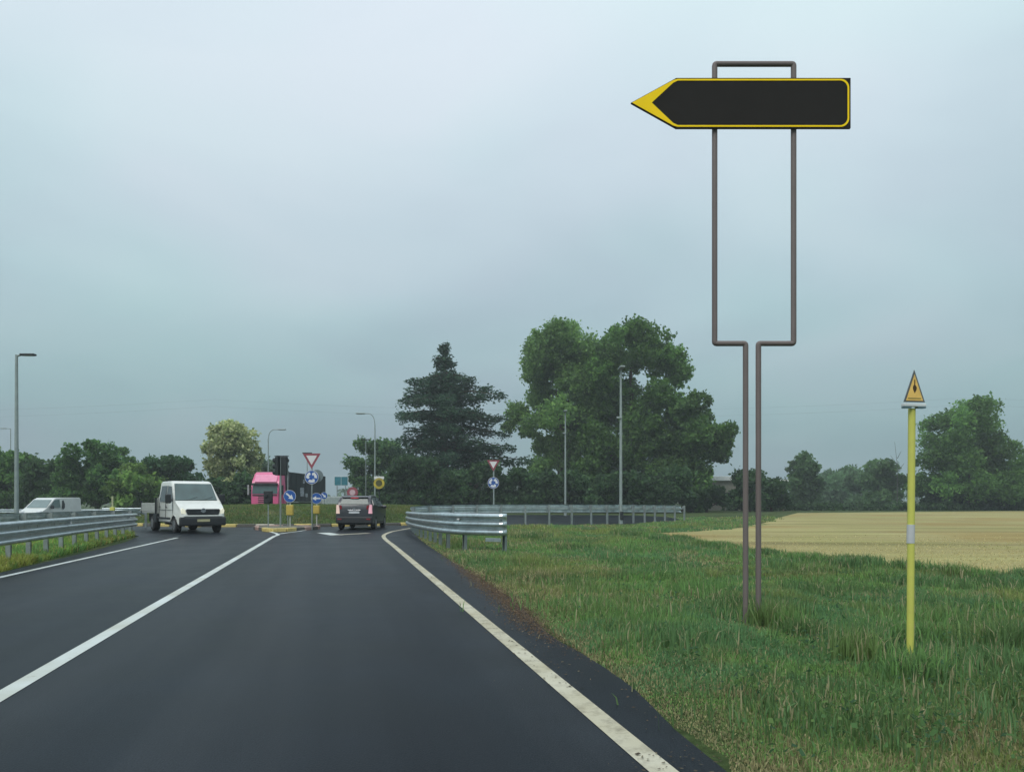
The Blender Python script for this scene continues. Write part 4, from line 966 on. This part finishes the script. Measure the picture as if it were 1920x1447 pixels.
for sg in (1, -1):
    L_ = ln_tr(sg)
    side_poly([(-.22, 1.36), (-.66, 2.02), (-1.28, 2.06), (-1.28, 1.36)], .004, .02, 'front_door_window', GLASS_D, tr, L_)
    side_poly([(-1.42, 1.36), (-1.42, 2.06), (-2.30, 2.06), (-2.42, 1.36)], .004, .02, 'rear_door_window', GLASS_D, tr, L_)
    side_poly([(-.50, .62), (-.50, .66), (-2.66, .66), (-2.66, .58), (-.52, .58)], .012, .02, 'side_strip', BLKP, tr, L_)
    side_poly([(-.12, .98), (-.12, 1.0), (-2.66, 1.0), (-2.66, .98)], .004, .02, 'crease', mat('panel_gap', (.16, .17, .16), .6), tr, L_)
    for xg in (-.18, -1.34, -2.45):
        side_poly([(xg, .66), (xg, 1.34), (xg-.012, 1.34), (xg-.012, .66)], .003, .02, 'door_gap', BLKP, tr, L_)
    for xg in (-1.22, -2.32):
        s = MB(); s.box((xg, sg*(HW+.015), 1.12), (.18, .03, .04), bev=.008); s.build('door_handle', BLKP, tr)
    s = MB(); s.box((-.22, sg*(HW+.17), 1.48), (.12, .24, .40), bev=.04); s.tube([(-.22, sg*(HW-.02), 1.42), (-.22, sg*(HW+.1), 1.45)], .03, 6); s.build('wing_mirror', BLKP, tr)
    # headlight
    s = MB(); s.prism([(sg*.70, .82), (sg*.88, .85), (sg*.90, .98), (sg*.84, 1.08), (sg*.74, 1.00)], 'x', .80, .895); s.build('headlight', HEADL, tr)
    s = MB(); s.box((.90, sg*.88, .62), (.05, .16, .10), bev=.015); s.build('fog_light', mat('fog_glass', (.3, .3, .28), .2), tr)
# windscreen following the raked front
def ws(y0, y1, z0, z1, off, name, m, par, f):
    s = MB(); s.quad((f(z0)+off, -y0, z0), (f(z0)+off, y0, z0), (f(z1)+off, y1, z1), (f(z1)+off, -y1, z1))
    o = s.build(name, m, par); md = o.modifiers.new('t', 'SOLIDIFY'); md.thickness = .02; md.offset = -1 if False else 0; return o
fw = lambda z: -.10+(1.40-z)*(.52/.70)
s = MB()
for (y0, y1, z0, z1) in ((.88, .78, 1.42, 2.14),):
    s.quad((fw(z0)+.03, -y0, z0), (fw(z0)+.03, y0, z0), (fw(z1)+.03, y1, z1), (fw(z1)+.03, -y1, z1))
o = s.build('windscreen', GLASS_L, tr); md = o.modifiers.new('t', 'SOLIDIFY'); md.thickness = .03; md.offset = 0
for yy in (-.35, .30):
    s = MB(); s.tube([(fw(1.44)+.06, yy, 1.42), (fw(1.56)+.055, yy+.42, 1.56)], .012, 5); s.build('wiper', BLKP, tr)
s = MB(); s.prism([(-.64, .79), (.64, .79), (.70, .98), (.66, 1.04), (-.66, 1.04), (-.70, .98)], 'x', .82, .93); gr = s.build('grille', BLKP, tr)
for zg in (.85, .915, .98):
    s = MB(); s.box((.936, 0, zg), (.014, 1.24, .012)); s.build('slat', mat('grille_slat', (.05, .055, .06), .4), gr)
s = MB(); s.tube([(.93, 0, .98), (.955, 0, .98)], .095, 20); em = s.build('emblem', mat('emblem_chrome', (.5, .52, .54), .25, .8), tr, smooth=True)
s = MB(); s.tube([(.953, 0, .98), (.958, 0, .98)], .075, 20); s.build('emblem_disc', mat('emblem_dark', (.07, .08, .10), .3), em)
VEE = mat('emblem_chrome', (.5, .52, .54))
s = MB()
for pts in ([(-.055, 1.03), (-.035, 1.03), (0, .985), (.035, 1.03), (.055, 1.03), (.008, .968), (-.008, .968)], [(-.065, 1.0), (-.035, .915), (-.018, .915), (0, .95), (.018, .915), (.035, .915), (.065, 1.0), (.052, 1.0), (.026, .935), (0, .972), (-.026, .935), (-.052, 1.0)]):
    s.prism(pts, 'x', .957, .961)
s.build('emblem_letters', VEE, em)
s = MB(); s.box((.88, 0, .745), (.14, 1.60, .06), bev=.02); s.build('bumper_trim', WPAINT, tr)
s = MB(); s.box((.86, 0, .51), (.22, 1.92, .38), bev=.06); bp = s.build('bumper', BLKP, tr)
s = MB(); s.box((.98, 0, .55), (.02, .52, .11)); s.build('number_plate', mat('plate_pale', (.40, .38, .22), .5), bp)
s = MB(); s.box((-1.6, 0, .36), (4.4, .8, .16)); s.box((-4.2, 0, .50), (3.0, .8, .18)); s.build('chassis', DARKM, tr)
# bed
BEDM = mat('aluminium_bed', (.42, .43, .40), .5, .3, var=.12, dirt=((.25, .24, .2), .5))
s = MB(); s.box((-4.15, 0, .86), (2.75, 2.05, .08)); s.build('bed_floor', BEDM, tr)
for sg in (1, -1):
    for q in range(3):
        s = MB(); s.box((-4.15, sg*1.03, .95+q*.135), (2.7, .035, .125), bev=.006); s.build('side_board', BEDM, tr)
    s = MB(); s.box((-2.80, sg*1.03, 1.16), (.07, .07, .75)); s.box((-5.5, sg*1.03, 1.1), (.06, .06, .55)); s.build('corner_post', BLKP if sg < 0 else BEDM, tr)
for q in range(3):
    s = MB(); s.box((-5.52, 0, .95+q*.135), (.035, 2.0, .125), bev=.006); s.build('tail_board', BEDM, tr)
s = MB(); s.prism([(-1.0, .9), (1.0, .9), (1.0, 1.45), (.8, 1.62), (-.8, 1.62), (-1.0, 1.45)], 'x', -2.86, -2.80); s.build('head_board', BEDM, tr)
s = MB(); s.box((-3.1, .55, 1.02), (.5, .8, .5), bev=.02); s.build('load_box', BEDM, tr)
s = MB(); s.box((-3.0, -.85, .60), (.5, .35, .38), bev=.03); s.build('tool_locker', DARKM, tr)
for y in (.84, -.84):
    wheel(tr, 0, y, .35); wheel(tr, -3.65, y, .35, .30)
    s = MB(); s.box((-3.65, y, .78), (.95, .34, .04), bev=.01); s.box((-4.12, y, .6), (.03, .34, .36)); s.build('mudguard', BLKP, tr)
# --- dark car from behind
cx = (ax(629, 36.6)+ax(698, 36.6))/2
ca = thing('dark_car', 'dark grey hatchback waiting at the roundabout entry seen from behind', 'car', (cx, 36.75+.75, 0), R(90))
CARP = mat('dark_grey_car_paint', (.028, .032, .040), .35, .2, var=.06, coat=.3, scale=1.2, dirt=((.10, .10, .09), .3))
HC = .89
cb = [(-.80, .32), (-.84, .45), (-.84, .66), (-.82, .95), (-.79, 1.17), (-.66, 1.42), (-.52, 1.55), (-.25, 1.615), (.6, 1.63), (1.3, 1.57), (1.75, 1.41), (2.25, 1.12), (2.9, 1.02), (3.3, .84), (3.40, .55), (3.36, .28), (2.98, .28), (2.95, .48), (2.80, .64), (2.58, .70), (2.36, .64), (2.21, .48), (2.18, .25), (.38, .25), (.35, .48), (.20, .64), (0, .70), (-.20, .64), (-.35, .48), (-.38, .28)]
shell(cb, HC, 'body', CARP, ca, top_in=.20, z_in=1.12, zt=1.63, bev=.05)
def ln_c(sg): return lambda z: sg*(HC-.20*max(0, min(1, (z-1.12)/.51)))
for sg in (1, -1):
    side_poly([(2.05, 1.16), (1.62, 1.41), (1.2, 1.51), (.62, 1.54), (.62, 1.12), (2.05, 1.12)], .004, .02, 'front_window', GLASS_D, ca, ln_c(sg))
    side_poly([(.52, 1.12), (.52, 1.54), (-.1, 1.52), (-.38, 1.42), (-.5, 1.18)], .004, .02, 'rear_window', GLASS_D, ca, ln_c(sg))
    s = MB(); s.box((1.9, sg*(HC+.09), 1.08), (.14, .22, .15), bev=.04); s.build('wing_mirror', CARP, ca)
    side_poly([(.35, .30), (2.2, .30), (2.2, .38), (.35, .38)], .015, .02, 'sill', BLKP, ca, ln_c(sg))
    # tall tail lights
    s = MB(); s.prism([(sg*.85, .78), (sg*.68, .78), (sg*.70, 1.02), (sg*.74, 1.20), (sg*.83, 1.20)], 'x', -.875, -.70)
    s.build('tail_light', mat('tail_light_pale' if sg < 0 else 'tail_light_cream', (.55, .30, .36) if sg < 0 else (.55, .42, .36), .25, var=.1, emit=((.9, .45, .52) if sg < 0 else (.9, .62, .52), .38)), ca)
    s = MB(); s.prism([(sg*.66, .98), (sg*.58, .99), (sg*.60, 1.16), (sg*.70, 1.18)], 'x', -.845, -.68); s.build('tail_light', mat('tail_light_red', (.22, .012, .02), .25), ca)
    s = MB(); s.tube([(-.2, sg*.60, 1.645), (1.2, sg*.60, 1.64)], .018, 6); s.build('roof_rail', mat('roof_rail_grey', (.3, .3, .31), .35, .7), ca)
fr = lambda z: -.79+(z-1.17)*(.13/.25)
s = MB(); s.quad((fr(1.22)-.03, -.68, 1.22), (fr(1.22)-.03, .68, 1.22), (fr(1.48)-.03, .60, 1.49), (fr(1.48)-.03, -.60, 1.49))
o = s.build('rear_screen', mat('rear_glass', (.05, .08, .075), .2, spec=.4), ca); md = o.modifiers.new('t', 'SOLIDIFY'); md.thickness = .02; md.offset = 0
s = MB(); s.box((-.60, 0, 1.555), (.26, 1.22, .035), bev=.01); s.build('spoiler', CARP, ca)
s = MB(); s.box((-.715, 0, 1.525), (.04, .36, .03), bev=.008); s.build('brake_light', mat('brake_red', (.5, .02, .04), .3, emit=((1, .05, .08), .3)), ca)
s = MB(); s.box((-.855, 0, .84), (.02, .50, .11), bev=.004); s.build('number_plate', mat('plate_white', (.50, .52, .54), .4), ca)
s = MB(); s.box((-.845, 0, .945), (.03, .62, .035), bev=.008); s.build('chrome_strip', mat('chrome', (.45, .46, .48), .25, .9), ca)
s = MB(); s.tube([(-.83, 0, 1.0), (-.86, 0, 1.0)], .05, 14); s.build('badge', mat('chrome', (1, 1, 1)), ca)
s = MB(); s.box((-.80, 0, .47), (.20, 1.74, .34), bev=.06); bp = s.build('bumper', BLKP, ca)
for sg in (1, -1):
    s = MB(); s.box((-.905, sg*.68, .52), (.015, .18, .06)); s.build('reflector', mat('refl_red', (.25, .02, .03), .3), bp)
s = MB(); s.tube([(-.88, -.5, .30), (-.7, -.5, .30)], .035, 8); s.build('exhaust', DARKM, ca)
s = MB(); s.box((1.3, 0, .29), (4.0, 1.3, .1)); s.build('underside', BLKP, ca)
for y in (.78, -.78): wheel(ca, 0, y, .325, .22); wheel(ca, 2.58, y, .325, .22)
# --- pink lorry with black trailer
PINK = mat('pink_lorry_paint', (.60, .09, .22), .35, var=.08, coat=.4, scale=1.2); PINKL = mat('light_pink_paint', (.72, .26, .40), .4, var=.08)
Xc = ax(496.5, 66); lo = thing('lorry', 'pink cab lorry with a dark trailer driving round behind the roundabout mound', 'lorry', (Xc, 66, -.05), R(-90))
lb = [(0, .45), (.02, 1.2), (0, 1.9), (-.10, 2.75), (-.30, 3.1), (-.70, 3.72), (-.95, 3.85), (-2.2, 3.9), (-2.28, 3.8), (-2.3, .9), (-1.9, .9), (-1.7, 1.15), (-1.3, 1.2), (-.9, 1.0), (-.75, .45)]
shell(lb, 1.24, 'cab', PINK, lo, top_in=.20, z_in=2.9, zt=3.9, bev=.07)
s = MB(); s.quad((-.0, -1.08, 1.98), (-.0, 1.08, 1.98), (-.085, 1.04, 2.72), (-.085, -1.04, 2.72)); o = s.build('windscreen', GLASS_L, lo); md = o.modifiers.new('t', 'SOLIDIFY'); md.thickness = .08; md.offset = 0
s = MB(); s.box((.02, 0, 2.80), (.30, 2.2, .20), bev=.04); s.build('sun_visor', BLKP, lo)
s = MB(); s.prism([(-.10, 3.0), (-.28, 3.0+.0), (-.68, 3.62), (-.60, 3.66)], 'y', -.95, .95); s.build('wind_deflector', PINKL, lo)
s = MB(); s.box((.03, 0, 1.86), (.05, 2.1, .10), bev=.01); s.build('scuttle', BLKP, lo)
s = MB(); s.box((.03, 0, 1.35), (.06, 1.1, .85), bev=.02); gr = s.build('grille', BLKP, lo)
for q in range(5):
    s = MB(); s.box((.075, 0, 1.02+q*.16), (.03, 1.3, .06), bev=.01); s.build('slat', PINK, gr)
s = MB(); s.box((.06, 0, .62), (.16, 2.40, .40), bev=.05); s.build('bumper', PINK, lo)
for sg in (1, -1):
    s = MB(); s.box((.10, sg*.92, .80), (.10, .44, .22), bev=.04); s.build('headlight', mat('lorry_lamp', (.5, .5, .48), .2), lo)
    s = MB(); s.box((-.05, sg*1.42, 2.30), (.14, .16, .85), bev=.04); s.build('wing_mirror', BLKP if sg > 0 else mat('grey_mirror', (.3, .3, .3), .4), lo)
    side_poly([(-.22, 2.0), (-.30, 2.7), (-1.1, 2.72), (-1.1, 2.0)], .01, .03, 'door_window', GLASS_D, lo, lambda z, sg=sg: sg*1.24)
    side_poly([(-1.18, .9), (-1.18, 2.8), (-1.20, 2.8), (-1.20, .9)], .006, .02, 'door_gap', BLKP, lo, lambda z, sg=sg: sg*1.24)
TRL = mat('dark_trailer_curtain', (.016, .022, .028), .5, var=.3, scale=1.2)
s = MB(); s.box((-9.6, 0, 2.62), (13.4, 2.52, 2.66), bev=.03); tb = s.build('trailer', TRL, lo)
for q in range(9):
    for sg in (1, -1):
        s = MB(); s.box((-3.6-1.5*q, sg*1.268, 2.6), (.05, .02, 2.6)); s.build('curtain_strap', DARKM, tb)
for (xx, zz_, w1, h1) in ((-7.6, 3.2, .55, .35), (-7.0, 2.2, 1.3, .8), (-8.6, 1.9, .8, .35)):
    s = MB(); s.box((xx, 1.285, zz_), (w1, .012, h1), bev=.003); s.build('print_patch', mat('grey_print', (.32, .34, .38), .6, var=.5, scale=6), tb)
s = MB(); s.box((-8.5, 0, 1.1), (14, .9, .25)); s.build('chassis', DARKM, lo)
for xx in (-1.35, -4.9, -11.5, -12.8, -14.1):
    for y in (1.05, -1.05): wheel(lo, xx, y, .5, .32)
# --- grey white van on the side road
Xv = ax(96, 58); vh = R(262)
va = thing('panel_van', 'small grey white panel van passing behind the left crash barriers', 'van', (Xv+.05, 58, float(gz(Xv))+.0), vh)
VP = mat('van_light_paint', (.58, .61, .59), .35, var=.06, coat=.3)
vb = [(2.25, .30), (2.30, .55), (2.22, .85), (1.95, 1.05), (1.55, 1.22), (.85, 1.85), (.55, 1.97), (-1.95, 1.99), (-2.1, 1.9), (-2.12, .35), (-1.62, .35), (-1.5, .62), (-1.2, .72), (-.9, .62), (-.8, .30), (.95, .30), (1.1, .62), (1.4, .72), (1.7, .62), (1.8, .30)]
shell(vb, .92, 'body', VP, va, top_in=.12, z_in=1.2, zt=1.99, bev=.05)
fv = lambda z: 1.55-(z-1.22)*(.70/.63)
s = MB(); s.quad((fv(1.25)+.03, -.80, 1.25), (fv(1.25)+.03, .80, 1.25), (fv(1.82)+.03, .72, 1.82), (fv(1.82)+.03, -.72, 1.82)); o = s.build('windscreen', mat('pale_glass', (.14, .20, .20), .12, spec=.8), va); md = o.modifiers.new('t', 'SOLIDIFY'); md.thickness = .02; md.offset = 0
for sg in (1, -1):
    L_ = lambda z, sg=sg: sg*(.92-.12*max(0, min(1, (z-1.2)/.79)))
    side_poly([(1.38, 1.25), (.80, 1.80), (.25, 1.84), (.25, 1.25)], .004, .02, 'door_window', mat('pale_glass', (0, 0, 0)), va, L_)
    s = MB(); s.box((1.25, sg*1.05, 1.30), (.16, .22, .26), bev=.05); s.build('wing_mirror', BLKP, va)
    side_poly([(.1, 1.2), (.02, 1.45), (-.02, 1.75), (-.16, 1.80), (-.26, 1.5), (-.2, 1.22), (-.05, 1.12)], .006, .02, 'dark_window', BLKP, va, L_)
    s = MB(); s.box((2.10, sg*.70, .92), (.25, .34, .2), bev=.05); s.build('headlight', mat('van_lamp', (.7, .74, .76), .2), va)
s = MB(); s.box((2.2, 0, .5), (.2, 1.75, .3), bev=.05); s.build('bumper', BLKP, va)
for y in (.80, -.80): wheel(va, 1.4, y, .33, .2); wheel(va, -1.2, y, .33, .2)
# --- far white box van beyond the island
X = ax(630, 80); bv = thing('white_van', 'distant white box van just left of the dark car roof', 'van', (X, 80, -.1), R(70))
s = MB(); s.box((-1.4, 0, 1.1), (3.6, 1.15*1, 1.5), bev=.06); s.build('cargo_box', mat('far_white', (.60, .62, .60), .5), bv)
s = MB(); s.prism([(.4, .4), (1.7, .4), (1.75, .9), (1.3, 1.1), (.9, 1.65), (.4, 1.7)], 'y', -.55, .55); s.build('cab', mat('far_white', (0, 0, 0)), bv)
s = MB(); s.box((-3.21, 0, 1.2), (.03, .9, 1.1)); s.build('rear_door', mat('far_white_door', (.50, .52, .50), .5), bv)
for xx in (-2.4, 1.0):
    for y in (.5, -.5): wheel(bv, xx, y, .33, .2)
